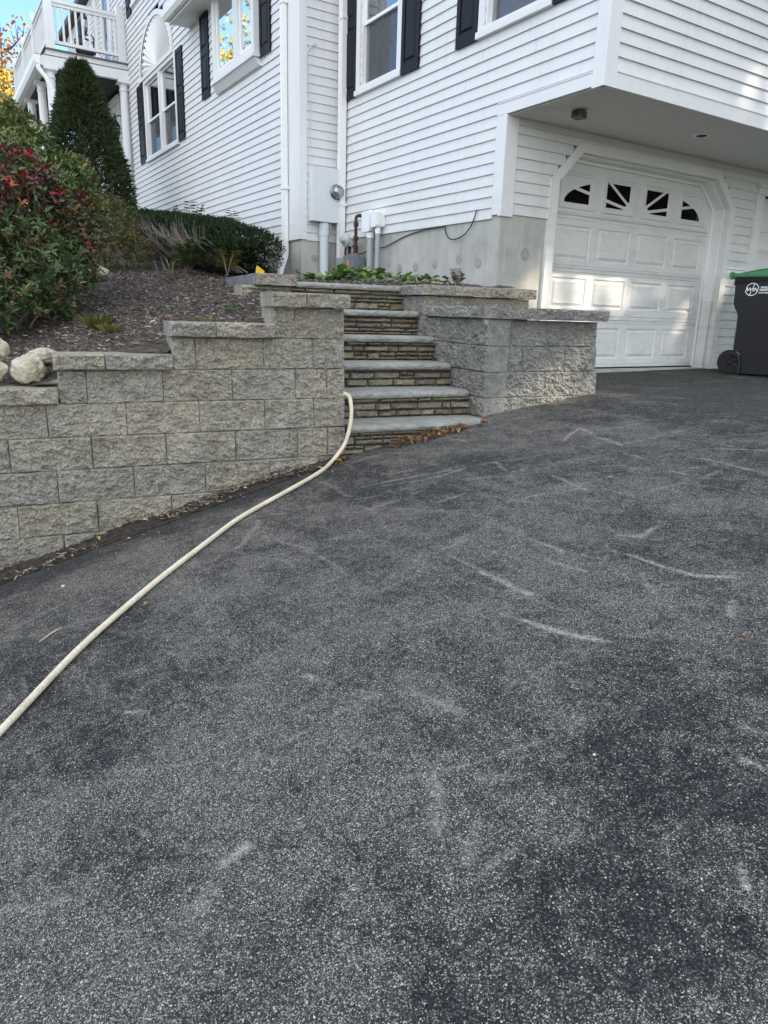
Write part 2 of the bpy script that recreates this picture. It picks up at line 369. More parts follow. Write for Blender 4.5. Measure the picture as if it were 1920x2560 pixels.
def fbox(mb, F, u0, u1, n0, n1, z0, z1):
    p = [F(u0, n1, z0), F(u1, n1, z0), F(u1, n0, z0), F(u0, n0, z0), F(u0, n1, z1), F(u1, n1, z1), F(u1, n0, z1), F(u0, n0, z1)]
    if s_hand(F) < 0: p = [p[1], p[0], p[3], p[2], p[5], p[4], p[7], p[6]]
    mb.hexa(p)
def s_hand(F): return -F.U.cross(F.N).z
def quad(mb, F, pts): mb.poly([F(*p) for p in pts])
FB = Fr((0, 0, 0), (1, 0, 0), (0, -1, 0)); FA = Fr((0, -.561, 0), (1, 0, 0), (0, -1, 0))
FS = Fr((-3.25, 0, 0), (0, 1, 0), (1, 0, 0)); FG = Fr((0, 0, 0), (0, 1, 0), (1, 0, 0)); FO = Fr((1.14, 0, 0), (0, 1, 0), (1, 0, 0))
EN = Vector((math.cos(-.1385), math.sin(-.1385), 0)); ES = Vector((-math.sin(-.1385), math.cos(-.1385), 0)); WO = Vector((1.2, -2.35, 0))
FW = Fr(WO, ES, EN)     # retaining wall frame: u = s along wall, n = towards driveway
def smooth01(x): x = max(0., min(1., x)); return x*x*(3-2*x)

def nz(x, y, z, oct=5, H=.9): return noise.fractal((x, y, z), H, 2.0, oct)
# ------------------------------------------------------------------ terrain
def drive_z(x, y):
    s = max(0., -y)
    b = .13*s+.019*s*s if s < 5.5 else 1.29+.25*(s-5.5)
    b = min(b, 2.3)
    gg = .22*(1-math.exp(-max(0., x-1.1)))
    return -.03*smooth01(x/1.4)-b*(1-gg)+.02*smooth01((y-1.5)/2)*(1-smooth01(x/2))+.006*nz(x*.7, y*.7, 3.1, 2)
SCR = [[[[3.799, -2.417], [3.963, -2.43], [4.1, -2.406], [4.204, -2.333]], 0.018, 1.0], [[[3.46, -2.941], [3.621, -2.941], [3.758, -2.937]], 0.022, 0.9], [[[3.796, -3.106], [3.965, -3.068], [4.052, -3.045], [4.186, -2.984]], 0.02, 0.9], [[[3.287, -2.582], [3.585, -2.575], [3.753, -2.518]], 0.018, 0.7], [[[3.532, -2.689], [3.786, -2.652]], 0.013, 0.6], [[[3.039, -2.564], [3.276, -2.556], [3.499, -2.489]], 0.07, 0.55], [[[3.15, -3.078], [3.115, -2.73], [3.135, -2.483]], 0.07, 0.45], [[[3.06, -2.207], [3.31, -1.945]], 0.06, 0.35], [[[2.323, -1.302], [2.158, -0.998], [2.728, -1.177]], 0.02, 0.7], [[[2.816, -1.866], [3.117, -1.94]], 0.015, 0.6], [[[3.216, -1.433], [3.432, -1.442], [3.664, -1.362]], 0.016, 0.7], [[[3.231, -1.135], [3.432, -1.15], [3.633, -1.163]], 0.02, 0.7], [[[2.103, -2.576], [2.23, -2.374], [2.264, -2.059]], 0.016, 0.7], [[[1.932, -2.427], [2.031, -2.125]], 0.016, 0.6], [[[2.626, -2.557], [2.644, -2.378]], 0.02, 0.7], [[[3.621, -2.299], [3.715, -2.245], [3.682, -2.111], [3.78, -2.026]], 0.016, 0.6], [[[3.783, -1.767], [3.972, -1.718]], 0.016, 0.6], [[[3.94, -2.535], [4.261, -2.704]], 0.014, 0.5], [[[4.315, -2.482], [4.364, -2.587], [4.399, -2.593]], 0.014, 0.6], [[[2.631, -1.636], [2.776, -1.599]], 0.015, 0.6], [[[3.958, -3.623], [4.145, -3.573]], 0.025, 0.6], [[[4.31, -3.805], [4.382, -3.829], [4.466, -3.898]], 0.025, 0.4], [[[4.501, -3.812], [4.596, -3.886]], 0.02, 0.4], [[[4.638, -3.879], [4.636, -3.793]], 0.018, 0.45], [[[4.402, -3.705], [4.451, -3.62]], 0.018, 0.5], [[[4.781, -3.169], [4.853, -3.15]], 0.018, 0.6], [[[4.982, -3.441], [5.021, -3.481]], 0.01, 0.8], [[[4.193, -4.339], [4.176, -4.283]], 0.025, 0.8], [[[4.297, -4.439], [4.231, -4.382]], 0.04, 0.5], [[[3.947, -4.472], [4.011, -4.427]], 0.014, 0.8], [[[3.605, -3.834], [3.712, -3.798]], 0.02, 0.8], [[[3.035, -4.155], [3.075, -4.148]], 0.012, 0.6], [[[3.324, -4.383], [3.38, -4.325]], 0.013, 0.6], [[[2.357, -4.482], [2.456, -4.257]], 0.04, 0.5], [[[2.157, -4.697], [2.088, -4.444]], 0.03, 0.35], [[[1.49, -1.685], [1.728, -1.675]], 0.012, 0.9], [[[1.475, -1.478], [1.695, -1.456]], 0.012, 0.8], [[[2.307, -1.9], [2.49, -1.965]], 0.02, 0.6], [[[2.541, -2.024], [2.783, -2.093]], 0.03, 0.5], [[[1.992, -2.666], [2.208, -2.156]], 0.02, 0.5], [[[1.528, -2.739], [2.068, -2.81]], 0.02, 0.4], [[[2.255, -3.564], [1.946, -3.313]], 0.02, 0.4]]   # scrape marks left by ploughs: path, half width, strength
WBL = [[3.59, -4.18, 0.45, 1], [3.94, -4.7, 0.35, 1], [3.92, -2.9, 0.35, 0.9], [3.69, -3.57, 0.35, 0.8], [4.54, -3.83, 0.3, 0.6], [4.45, -4.39, 0.25, 0.5], [4.35, -3.75, 0.3, 0.5], [3.24, -2.45, 0.4, 0.6], [4.06, -4.47, 0.22, -0.6], [3.45, -4.36, 0.22, -0.6], [4.3, -2.97, 0.35, -0.4], [4.77, -3.43, 0.4, -0.3], [4.81, -3.75, 0.25, -0.35], [1.48, -4.47, 0.35, -1.0], [1.47, -2.51, 0.4, -0.6]]   # larger worn and sealed patches: x, y, radius, amount
xs = np.concatenate([np.linspace(-.32, .8, 12), np.linspace(.82, 6.1, 400), np.linspace(6.2, 9.6, 14)]); ys = np.concatenate([np.linspace(-12, -5.4, 16), np.linspace(-5.38, .6, 440), np.linspace(.7, 12, 40)])
XX, YY = np.meshgrid(xs, ys); MV = np.array([(x, y, drive_z(x, y)) for y in ys for x in xs])
wear = np.array([.40+.52*min(.7, max(0, nz(x*5.2, y*5.2, 1.7, 5, .55)-.02))+.38*min(.6, max(0, nz(x*13, y*13, 8.7, 4, .6)-.05))+.24*nz(x*1.1, y*1.1, 9.3, 5, .7)+.34*nz(x*.9+y*1.9, y*3.-x*1.2, 4.1, 4, .7)+.18*nz(x*3.3-y*.8, x*1.1+y*1.4, 2.2, 4, .7) for x, y in MV[:, :2]])
for bx, by, br, ba in WBL: wear += .30*ba*np.exp(-((MV[:, 0]-bx)**2+(MV[:, 1]-by)**2)/(br*br))
wm = (MV[:, 0]-WO.x)*EN.x+(MV[:, 1]-WO.y)*EN.y; ws = (MV[:, 0]-WO.x)*ES.x+(MV[:, 1]-WO.y)*ES.y
stp = np.clip((.62+.10*np.sin(ws*2.1)-wm)/.25, 0, 1)*np.clip((-.1-ws)/.5, 0, 1)
wear -= .55*stp; wear -= .45*np.clip((MV[:, 1]+.9)/1.3, 0, 1)
scr = np.zeros(len(MV)); jx = np.array([.05*nz(x*3.1, y*3.1, 7, 4, .6) for x, y in MV[:, :2]]); ex = np.array([nz(x*7, y*7, 3, 4, .6) for x, y in MV[:, :2]])
for path, hw, am in SCR:
    am *= .5 if hw > .028 else 1.35; hw *= .72
    P = np.array(path)
    for p0, p1 in zip(P, P[1:]):
        d = p1-p0; L2 = (d*d).sum(); q = np.clip(((MV[:, :2]-p0)@d)/L2, 0, 1); dist = np.linalg.norm(MV[:, :2]+jx[:, None]*.35-p0-q[:, None]*d, axis=1)
        scr = np.maximum(scr, am*np.clip(1.25-dist/hw, 0, 1)*np.clip(.75+.8*ex, 0, 1))
# many faint plough streaks, each a short arc
r9 = np.random.default_rng(5); nX_ = len(xs); G3 = MV.reshape(len(ys), nX_, 3); S2 = scr.reshape(len(ys), nX_); E2_ = ex.reshape(len(ys), nX_)
for k in range(300):
    p = np.array([1.3+4.8*r9.random(), -5.2+5.4*r9.random()]); th = r9.choice([.15, 1.35, .7])+.28*r9.normal(); cv = .9*r9.normal(); am = (.25+.6*r9.random()**2.5)*(1 if p[0] < 3.4 and p[1] > -3.6 else .4); hw = .005+.007*r9.random()**2; n_ = r9.integers(2, 7)
    for q in range(n_):
        p1 = p+.11*np.array([math.cos(th), math.sin(th)]); th += cv*.11; lo = np.minimum(p, p1)-.05; hi = np.maximum(p, p1)+.05
        i0, i1 = np.searchsorted(xs, (lo[0], hi[0])); j0, j1 = np.searchsorted(ys, (lo[1], hi[1]))
        if i1 > i0 and j1 > j0:
            A_ = G3[j0:j1, i0:i1, :2]-p; d = p1-p; qq = np.clip((A_@d)/(d@d), 0, 1); dist = np.linalg.norm(A_-qq[..., None]*d, axis=2)
            S2[j0:j1, i0:i1] = np.maximum(S2[j0:j1, i0:i1], am*np.clip(1.3-dist/hw, 0, 1)*np.clip(.6+1.1*E2_[j0:j1, i0:i1], 0, 1))
        p = p1
scr = S2.ravel()*(1-.8*np.clip((MV[:, 1]+.9)/1.3, 0, 1))*(1-.7*stp)
wear += .12*np.clip(scr, 0, 1)
wear += .5*np.clip(np.array([nz(x*1.6-y*5.2, x*4.6+y*1.2, 6.6, 4, .7) for x, y in MV[:, :2]])-.38, 0, .5)
seal = np.clip(stp*(.55+.5*ex), 0, .6)
mb = MB(); mb.v = [tuple(p) for p in MV]; nX = len(xs)
mb.f = [(j*nX+i, j*nX+i+1, (j+1)*nX+i+1, (j+1)*nX+i) for j in range(len(ys)-1) for i in range(nX-1)]
drv = kind(build('driveway', mb, ASPHALT, smooth=True), 'structure')
ca = drv.data.color_attributes.new('Mask', 'FLOAT_COLOR', 'POINT'); ca.data.foreach_set('color', np.stack([np.clip(wear, .14, 1), np.clip(scr, 0, 1), seal, np.ones(len(MV))], 1).astype(np.float32).ravel())
mb = MB(); mb.grid(lambda a, b: (-400+800*a, -400+800*b, -2.6), 20, 20)
kind(build('ground', mb, GROUND), 'structure')

CP = [(.6, -4.49, .05), (.75, -3.9, .25), (.85, -3.0, .45), (.9, -2.55, .58), (.95, -2.35, .63), (-.75, -4.17, .28), (-1.63, -3.48, .53), (-3.75, -2.74, .92), (-3.66, -2.18, 1.0), (-3.48, -1.53, .98), (-1.77, -1.79, .88), (-.3, -3.7, .39), (.46, -3.31, .46), (.26, -2.81, .57), (-3.5, -.6, 1.0), (-9, -2, 1.65), (-11.5, -1, 2.2), (-12, -4, 1.9), (-9, -6, 1.0), (-4, -6, .5), (-1, -6.5, -.1), (.3, -6.5, -.4), (0, -9, -1.), (-6, -10, 0), (-14, -8, 1.3), (0, -.2, .86), (-1.5, -.3, .9), (-3.1, -.1, .95), (.2, -.9, .80), (-.3, -1.3, .80), (-16, -1, 2.5), (-18, -10, 2.0), (.5, -3.9, .27), (.35, -4.5, .1)]
cp = np.array(CP); dd = np.linalg.norm(cp[:, None, :2]-cp[None, :, :2], axis=2)
nC = len(cp); A = np.zeros((nC+3, nC+3)); A[:nC, :nC] = dd-np.eye(nC)*.02; A[:nC, nC] = 1; A[:nC, nC+1:] = cp[:, :2]; A[nC:, :nC] = A[:nC, nC:].T
wts = np.linalg.solve(A, np.concatenate([cp[:, 2], [0, 0, 0]]))
def bed_z(x, y):
    r = np.hypot(cp[:, 0]-x, cp[:, 1]-y)
    return float(r@wts[:nC]+wts[nC]+wts[nC+1]*x+wts[nC+2]*y)
def toW(x, y):
    d = Vector((x, y, 0))-WO; return d.dot(ES), d.dot(EN)
mb = MB(); xs = np.concatenate([np.linspace(-19, -4.2, 60), np.linspace(-4.1, 1.35, 110)]); ys = np.concatenate([np.linspace(-11, -5.2, 24), np.linspace(-5.1, .0, 102)])
ids = {}
def bv(i, j):
    if (i, j) not in ids:
        x, y = xs[i], ys[j]; z = bed_z(x, y)+.018*nz(x*3, y*3, 0, 5)+.008*nz(x*16, y*16, 2, 3)
        ids[(i, j)] = mb.vert((x, y, z))
    return ids[(i, j)]
for j in range(len(ys)-1):
    for i in range(len(xs)-1):
        cx, cy = (xs[i]+xs[i+1])/2, (ys[j]+ys[j+1])/2; s, m = toW(cx, cy)
        if m > -.10: continue
        if -.02 < s < 1.22 and m > -1.60: continue
        if s >= 1.2 and m > -1.2: continue
        if cy > -.561 and cx < -3.25: continue
        mb.face(bv(i, j), bv(i+1, j), bv(i+1, j+1), bv(i, j+1))
bed = kind(build('mulch_bed', mb, MULCH, smooth=True), 'structure')
# soil strip between the retaining wall and the asphalt
mb = MB()
def soil(a, b):
    s = -5.+5.0*a; wd = .27-.13*smooth01((s+1.6)/1.6)+.03*nz(s*3, 1, 0, 3)
    m = -.03+(wd+.03)*b; P = FW(s, m, 0)
    z = drive_z(P.x, P.y)+.004+.045*(1-b)**1.6*(.7+.5*nz(s*5, b, 4, 3))
    return (P.x, P.y, z)
mb.grid(soil, 200, 10); kind(build('soil_strip', mb, SOIL, smooth=True), 'structure')

# ------------------------------------------------------------------ retaining walls
def tint(kind_=0):
    a = rnd.random()
    tan = Vector((.52, .46, .335)); grey = Vector((.40, .38, .335)); warm = Vector((.46, .41, .335))
    c = tan.lerp(grey, a) if rnd.random() < .75 else warm
    if kind_ == 1: c = Vector((.30, .295, .275)).lerp(Vector((.37, .36, .32)), a)
    c = c.lerp(Vector((.45, .415, .355)) if not kind_ else Vector((.34, .335, .31)), .35)*(.88+.17*rnd.random()); return (c.x, c.y, c.z, 1)
def rockface(mb, F, s0, s1, z0, z1, n0, depth, amp=.016, lean=.06, seed=0, colr=None, res=.0078, zc=None, ends=False):
    """one block: split front face, flat sides; n0 front plane at z=-.2, leaning back"""
    gp = .0022; s0 += gp; s1 -= gp; z0 += .002; z1 -= .002
    nu = max(6, int((s1-s0)/res)); nv = max(5, int((z1-z0)/res)); mb.col = colr or tint()
    bulge = .5+rnd.random(); tiltu = (rnd.random()-.5)*.02; tiltv = (rnd.random()-.5)*.012
    def fn(a, b):
        s = s0+(s1-s0)*a; z = z0+(z1-z0)*b
        e = min((s-s0)/.007, (s1-s)/.007, (z-z0)/.007, (z1-z)/.007)
        e = .12+.88*smooth01(e+.15*nz(s*30, z*30, seed, 2))
        h = nz(s*6, z*6, seed*3.7, 6, .75)*amp*.8+nz(s*19+z*7, z*24, seed, 6, .4)*amp*.95+amp*.45*bulge+tiltu*(a-.5)+tiltv*(b-.5)
        return F(s, n0-lean*(z+.2)+e*max(-.006, h), z)
    idg = mb.grid(fn, nu, nv)
    # back ring
    def bk(s, z): return F(s, n0-lean*(z+.2)-depth, z)
    B = [mb.vert(bk(s0, z0)), mb.vert(bk(s1, z0)), mb.vert(bk(s1, z1)), mb.vert(bk(s0, z1))]
    mb.face(B[0], B[1], *[idg[0][i] for i in range(nu, -1, -1)])
    mb.face(B[2], B[3], *idg[-1])
    mb.face(B[1], B[2], *[idg[j][nu] for j in range(nv, -1, -1)])
    mb.face(B[3], B[0], *[idg[j][0] for j in range(nv+1)])
    mb.face(B[3], B[2], B[1], B[0])
def course(mb, F, joints, z0, z1, n0, depth=.28, k=0, **kw):
    for i, (a, b) in enumerate(zip(joints, joints[1:])): rockface(mb, F, a, b, z0, z1, n0, depth, seed=k*31+i*7+1, colr=tint(k), **kw)
wall = thing('retaining_wall', tuple(FW(-2, 0, -.9)), 'tan split face block retaining wall stepping down left beside the stone steps', 'retaining wall')
mb = MB(); ext = lambda s, n: [s-.457*k for k in range(n, 0, -1)]
course(mb, FW, [-.51, -.357, -.130, 0], .399, .602, 0)
course(mb, FW, [-1.170, -1.027, -.581, -.231, 0], .196, .399, 0)
course(mb, FW, [-1.851, -1.693, -1.241, -.798, -.363, -.134, 0], -.006, .196, 0)
course(mb, FW, ext(-1.929, 3)+[-1.929, -1.475, -1.022, -.585, -.233, 0], -.209, -.006, 0)
course(mb, FW, ext(-2.153, 5)+[-2.153, -1.692, -1.244, -.793, -.357, -.136, 0], -.412, -.209, 0)
course(mb, FW, ext(-1.906, 6)+[-1.906, -1.457, -1.003, -.561, -.2, 0], -.615, -.412, 0)
course(mb, FW, ext(-2.143, 6)+[-2.143, -1.689, -1.232, -.79], -.818, -.615, 0)
course(mb, FW, ext(-2.36, 5)+[-2.36, -1.9, -1.45, -1.], -1.02, -.818, 0)
course(mb, FW, ext(-2.6, 5)+[-2.6, -2.1, -1.7], -1.22, -1.02, 0)
course(mb, FW, ext(-3.2, 4)+[-3.2, -2.7], -1.42, -1.22, 0)
build('block_face', mb, BLOCK, wall)
# inner side of the wall along the steps (hidden face turned to the steps)
FI = Fr(FW(0, -.02, 0), -EN, ES)
mb = MB()
for k in range(5):
    z0 = -.412+.2028*k; jj = [.02, .3, .75, 1.2, 1.62] if k % 2 else [.02, .5, .95, 1.4, 1.62]
    course(mb, FI, jj, z0, z0+.2028, -.005, .2, lean=0, k=1, res=.02)
build('block_return', mb, BLOCK, wall)
def cap(parent, F, s0, s1, z0, n0, depth=.30, h=.094, k=0, lean=0):
    mb = MB(); rockface(mb, F, s0, s1, z0, z0+h, n0, depth, amp=.014, lean=lean, seed=rnd.random()*99, colr=tint(k)); return build('cap_stone', mb, BLOCK, parent)
for a, b in ((-.534, -.295), (-.295, .02)): cap(wall, FW, a, b, .604, .030)
for a, b in ((-1.188, -.9), (-.9, -.513)): cap(wall, FW, a, b, .401, .030)
for a, b in ((-1.871, -1.579), (-1.579, -1.177)): cap(wall, FW, a, b, .199, .030)
for a, b in ((-2.25, -1.855), (-2.65, -2.25), (-3.0, -2.65)): cap(wall, FW, a, b, -.004, .030)
for a, b in ((-3.4, -3.0), (-3.9, -3.4), (-4.4, -3.9)): cap(wall, FW, a, b, -.207, .030)
# upper wall left of the top step
uw = thing('retaining_wall', tuple(FW(-.1, -1.6, .6)), 'short upper block wall with broken corner left of the top step', 'retaining wall')
mb = MB(); course(mb, FW, [-.36, -.2, .10], .55, .785, -1.60, .25, lean=0)
build('block_face', mb, BLOCK, uw)
cap(uw, FW, -.235, .125, .787, -1.53, .27, .098)
mb = MB(); mb.col = (.26, .275, .29, 1)
for a, b in ((.02, .42), (.425, .80), (.805, 1.2)):
    p = [FW(-.237, -1.53-a, .79), FW(-.237, -1.53-b, .79), FW(.02, -1.53-b, .79), FW(.02, -1.53-a, .79)]
    mb.hexa([*p, *[q+Vector((0, 0, .09)) for q in p]])
build('cap_return', mb, BLOCK, uw)
# right planter wall
rw = thing('planter_wall', tuple(FW(1.8, -.15, -.2)), 'grey split face block planter wall in two tiers between steps and garage door', 'retaining wall')
mb = MB(); c0 = 1.235
course(mb, FW, [c0, 1.408, 1.816, 2.215, 2.337], .359, .562, -.135, .26, k=1)
course(mb, FW, [c0, 1.599, 2.014, 2.346], .156, .359, -.135, .26, k=1)
course(mb, FW, [c0, 1.389, 1.811, 2.221, 2.365], -.047, .156, -.135, .26, k=1)
course(mb, FW, [c0, 1.601, 2.023, 2.37], -.25, -.047, -.135, .26, k=1)
course(mb, FW, [c0, 1.4, 1.9], -.45, -.25, -.135, .26, k=1)
build('block_face', mb, BLOCK, rw)
# side towards the steps: frame u runs from back to front, outward normal to -s
FR = Fr(FW(1.195, -1.62, 0), (FW(1.235, -.12, 0)-FW(1.195, -1.62, 0)).normalized(), Vector((0, 0, 0)))
FR.N = Vector((FR.U.y, -FR.U.x, 0)); FR.N = FR.N if FR.N.dot(ES) < 0 else -FR.N
mb = MB()
for k, (z0, jj) in enumerate(((-.25, [.6, 1.3, 1.50]), (-.047, [.6, 1.0, 1.50]), (.156, [.0, .45, .88, 1.50]), (.359, [.0, .32, .75, 1.16, 1.50]))):
    course(mb, FR, jj, z0, z0+.203, .0, .2, k=1, lean=.0)
course(mb, FR, [.0, .28, .46], .562, .745, .0, .2, k=1, lean=.0)
build('block_return', mb, BLOCK, rw)
for a, b in ((1.216, 1.521), (1.521, 2.01), (2.01, 2.377)): cap(rw, FW, a, b, .565, -.09, .30, .092, 1)
for a, b in ((.50, .80), (.80, 1.10), (1.10, 1.42)): cap(rw, FR, a, b, .566, .045, .28, .091, 1)
mb = MB(); course(mb, FW, [1.2, 1.45, 1.738, 1.995, 2.325], .45, .745, -1.17, .25, k=0, lean=0); build('block_face', mb, BLOCK, rw)
for a, b in ((1.16, 1.484), (1.484, 1.867), (1.867, 2.082), (2.082, 2.37)): cap(rw, FW, a, b, .748, -1.12, .28, .092, 0)
for a, b in ((-.02, .20), (.20, .47)): cap(rw, FR, a, b, .748, .045, .26, .091, 1)
mb = MB(); mb.grid(lambda a, b: FW(1.24+1.1*a, -.3-.95*b, .60+.01*nz(a*9, b*9, 1, 3)), 30, 20); build('soil_fill', mb, MULCH, rw)

# ------------------------------------------------------------------ stone steps
st = thing('stone_steps', tuple(FW(.6, -.6, -.4)), 'six granite treads on stacked ledgestone risers climbing between block walls', 'steps')
TZ = [-.200, .003, .194, .397, .607, .832]; RUN = .32
PAL = [(.25, .22, .15), (.28, .25, .175), (.21, .19, .14), (.16, .14, .11), (.29, .265, .195), (.22, .21, .16), (.14, .112, .09), (.23, .20, .15), (.20, .19, .16)]
SPC = [(.25, .26, .25), (.20, .13, .08), (.21, .22, .21)]
def stone(mb, F, s0, s1, z0, z1, n0, seed):
    c = rnd.choice(PAL) if rnd.random() < .91 else rnd.choice(SPC)
    q = .85+.3*rnd.random(); c = [x*.6+y*.4 for x, y in zip(c, (.225, .195, .14))]; mb.col = (c[0]*q, c[1]*q, c[2]*q, 1)
    gpx = .003+.0045*rnd.random(); s0 += gpx; s1 -= gpx; z0 += .003; z1 -= .003; out = .012*rnd.random()
    cut = [rnd.random()*.25*(z1-z0) for _ in range(4)]
    nu = max(3, int((s1-s0)/.012)); nv = max(3, int((z1-z0)/.010))
    def fn(a, b):
        zz0 = z0+cut[0]*(1-a)*.6+cut[1]*a*.6+.005*nz(a*6, seed, 1, 3); zz1 = z1-cut[2]*(1-a)*.6-cut[3]*a*.6+.005*nz(a*6, seed, 7, 3)
        s = s0+(s1-s0)*a; z = zz0+(zz1-zz0)*b; e = smooth01(min(a, 1-a)*(s1-s0)/.010)*smooth01(min(b, 1-b)*(z1-z0)/.008)
        return F(s, n0-.02+e*(.014+out*1.8)+.009*nz(s*25, z*60, seed, 5), z)
    mb.grid(fn, nu, nv)
def riser(i):
    n0 = .02-RUN*i; zb = (TZ[i-1] if i else -.42); zt = TZ[i]-.048; x0, x1 = -.02, 1.21
    if i == 5: x0 = -.3
    mb = MB(); z = zb; row = 0
    mb.cur = 1; mb.col = (.02, .018, .015, 1); mb.poly([FW(x0, n0-.022, zb), FW(x1, n0-.022, zb), FW(x1, n0-.022, zt), FW(x0, n0-.022, zt)]); mb.cur = 0
    big = []
    while z < zt-.012:
        h = min(zt-z, .024+.048*rnd.random());
        if zt-z-h < .016: h = zt-z
        s = x0
        while s < x1:
            L = min(x1-s, .08+.19*rnd.random()*(1 if h > .045 else 1.5))
            if x1-s-L < .05: L = x1-s
            if h > .06 and rnd.random() < .4:
                f = .35+.3*rnd.random(); stone(mb, FW, s, s+L, z, z+h*f, n0, rnd.random()*99); stone(mb, FW, s, s+L*.55, z+h*f, z+h, n0, rnd.random()*99); stone(mb, FW, s+L*.55, s+L, z+h*f, z+h, n0, rnd.random()*99)
            else: stone(mb, FW, s, s+L, z, z+h, n0, rnd.random()*99)
            s += L
        z += h
    build('riser', mb, [LEDGE, SOIL], st)
def tread(i):
    n0 = .055-RUN*i; x0, x1 = .004, 1.17
    if i == 0: x0, x1 = .03, 1.33
    if i == 5: x0, x1 = .13, 1.145
    zt = TZ[i]; th = .050; dp = .40; mb = MB()
    def fn(a, b):
        s = x0+(x1-x0)*a
        if b < .3: q = b/.3; z = zt-th+(th-.006)*q; n = n0-.008+.010*math.sin(math.pi*q)+.008*nz(s*18, z*30, i, 4); return FW(s, n, z)
        q = (b-.3)/.7; n = n0-.012-(dp-.012)*q; return FW(s, n, zt-.001+.0015*nz(s*9, n*9, i, 3))
    idg = mb.grid(fn, 110, 24); nu = 110
    B = [mb.vert(FW(x0, n0-dp, zt-th)), mb.vert(FW(x1, n0-dp, zt-th))]
    mb.face(B[0], B[1], *[idg[0][k] for k in range(nu, -1, -1)])
    mb.face(*[idg[j][0] for j in range(25)], B[0]); mb.face(*[idg[j][nu] for j in range(24, -1, -1)], B[1])
    build('tread', mb, GRANITE, st)
for i in range(6): riser(i); tread(i)

# ------------------------------------------------------------------ house
H = thing('house', (0, 0, 0), 'white clapboard house with black shutters over a garage and a balcony porch', 'house')
def clap(name, F, u0, u1, z0, z1, gaps=lambda z: [], s=.1013, mat=PAINT):
    mb = MB(); k = 0; z = z0; flip = s_hand(F) < 0
    def q(*pts):
        pts = [F(*p) for p in pts]; mb.poly(pts[::-1] if flip else pts)
    while z < z1-.01:
        zt = min(z+s, z1); iv = [(u0, u1)]
        for a, b in gaps((z+zt)/2):
            iv = [x for c, d in iv for x in ((c, min(d, a)), (max(c, b), d)) if x[1]-x[0] > .004]
        for a, b in iv:
            u = a
            while u < b-1e-4:
                v = min(b, u+2.2+2.2*rnd.random()); v = b if b-v < .5 else v
                o = .0195+.002*(rnd.random()-.5); dz = .0015*(rnd.random()-.5); c = .0035 if v < b else 0
                q((u, o, z+dz), (v-c, o, z+dz), (v-c, .004, zt), (u, .004, zt))
                q((u, -.005, z+dz), (v-c, -.005, z+dz), (v-c, o, z+dz), (u, o, z+dz))
                q((v-c, o, z+dz), (v-c, -.005, z+dz), (v-c, .004, zt)); q((u, -.005, z+dz), (u, o, z+dz), (u, .004, zt))
                u = v
        z += s
    return build(name, mb, mat, H)
WB = [(-2.72, -1.90, 3.17, 4.6), (-.39, .42, 3.17, 4.6)]
def gapsB(z):
    r = [(a, b) for a, b, c, d in WB if c < z < d]
    if z < 2.49: r.append((-.117, 2))
    return r
clap('clapboard_wall', FB, -3.16, 1.034, 1.5, 7.6, gapsB)
WA2 = (-10.25, -8.27)
def arc_half(z, a=1.16, b=.92, zc=4.92): return a*math.sqrt(max(0, 1-((z-zc)/b)**2)) if z > zc else a
def gapsA(z):
    r = []
    if 3.40 < z < 4.86: r.append(WA2)
    if 4.86 <= z < 5.82: h = arc_half(z); r.append((-9.42-h+.02, -9.42+h-.02))
    if 3.86 < z < 5.1: r.append((-6.02, -4.52))
    return r
clap('clapboard_wall', FA, -11.5, -3.66, 1.49, 7.6, gapsA)
clap('clapboard_wall', FS, -.5, -.0, 1.465, 7.6)
clap('clapboard_wall', FA, -18, -11.55, 2.5, 7.6)
def gapsG(z):
    r = [(4.08, 9)] if z < 2.22 else []
    e = 0 if z < 1.915 else (z-1.915)
    if z < 2.285: r.append((.61+e*.97, 3.69-e*.97))
    if z < 1.51: r.append((-1, .61))
    return r
clap('clapboard_wall', FG, .125, 7, .02, 2.38, gapsG)
clap('clapboard_wall', FO, .104, 7.5, 2.505, 7.6)
# carcass: sheathing, roof and back so that the house is closed
mb = MB()
mb.box((-18, .35, .5), (-.5, 9, 7.6)); mb.box((-.6, 4.3, .3), (-.25, 9, 2.36)); mb.box((-.4, .3, 2.46), (1.1, 9, 7.6))
build('house_core', mb, DARKROOM, H)
mb = MB(); mb.box((-18.4, -.75, 7.62), (1.5, 9.5, 7.75)); mb.prism([(-18.4, -.75, 7.75), (-18.4, 9.5, 7.75), (-18.4, 4.3, 10)], (19.9, 0, 0)); recalc(build('roof', mb, SHINGLE, H))
# soffit above garage, trim
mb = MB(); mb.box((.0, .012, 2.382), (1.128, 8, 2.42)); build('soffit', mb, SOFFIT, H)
mb = MB()
fbox(mb, FB, -.117, 1.034, 0, .028, 2.392, 2.492); fbox(mb, FB, -.11, 1.034, .0, .034, 2.492, 2.503)
fbox(mb, FO, .105, 8, 0, .028, 2.378, 2.492); fbox(mb, FO, .105, 8, 0, .034, 2.492, 2.505)
build('frieze_board', mb, TRIM, H)
mb = MB()
fbox(mb, FB, 1.034, 1.143, -.02, .026, 2.378, 7.6); fbox(mb, FO, -.0255, .105, -.02, .026, 2.378, 7.6)
build('corner_board', mb, TRIM, H)
mb = MB(); fbox(mb, FB, -.117, .026, -.02, .026, 1.53, 2.391); fbox(mb, FG, -.0255, .125, -.02, .0255, 1.515, 2.381)
build('corner_board', mb, TRIM, H)
mb = MB(); fbox(mb, FA, -3.66, -3.226, -.02, .024, 1.475, 7.6); fbox(mb, FS, -.584, -.485, -.02, .0235, 1.475, 7.6); build('corner_board', mb, TRIM, H)
mb = MB(); fbox(mb, FB, -3.25, -3.15, -.01, .022, 1.49, 7.6); build('corner_board', mb, TRIM, H)
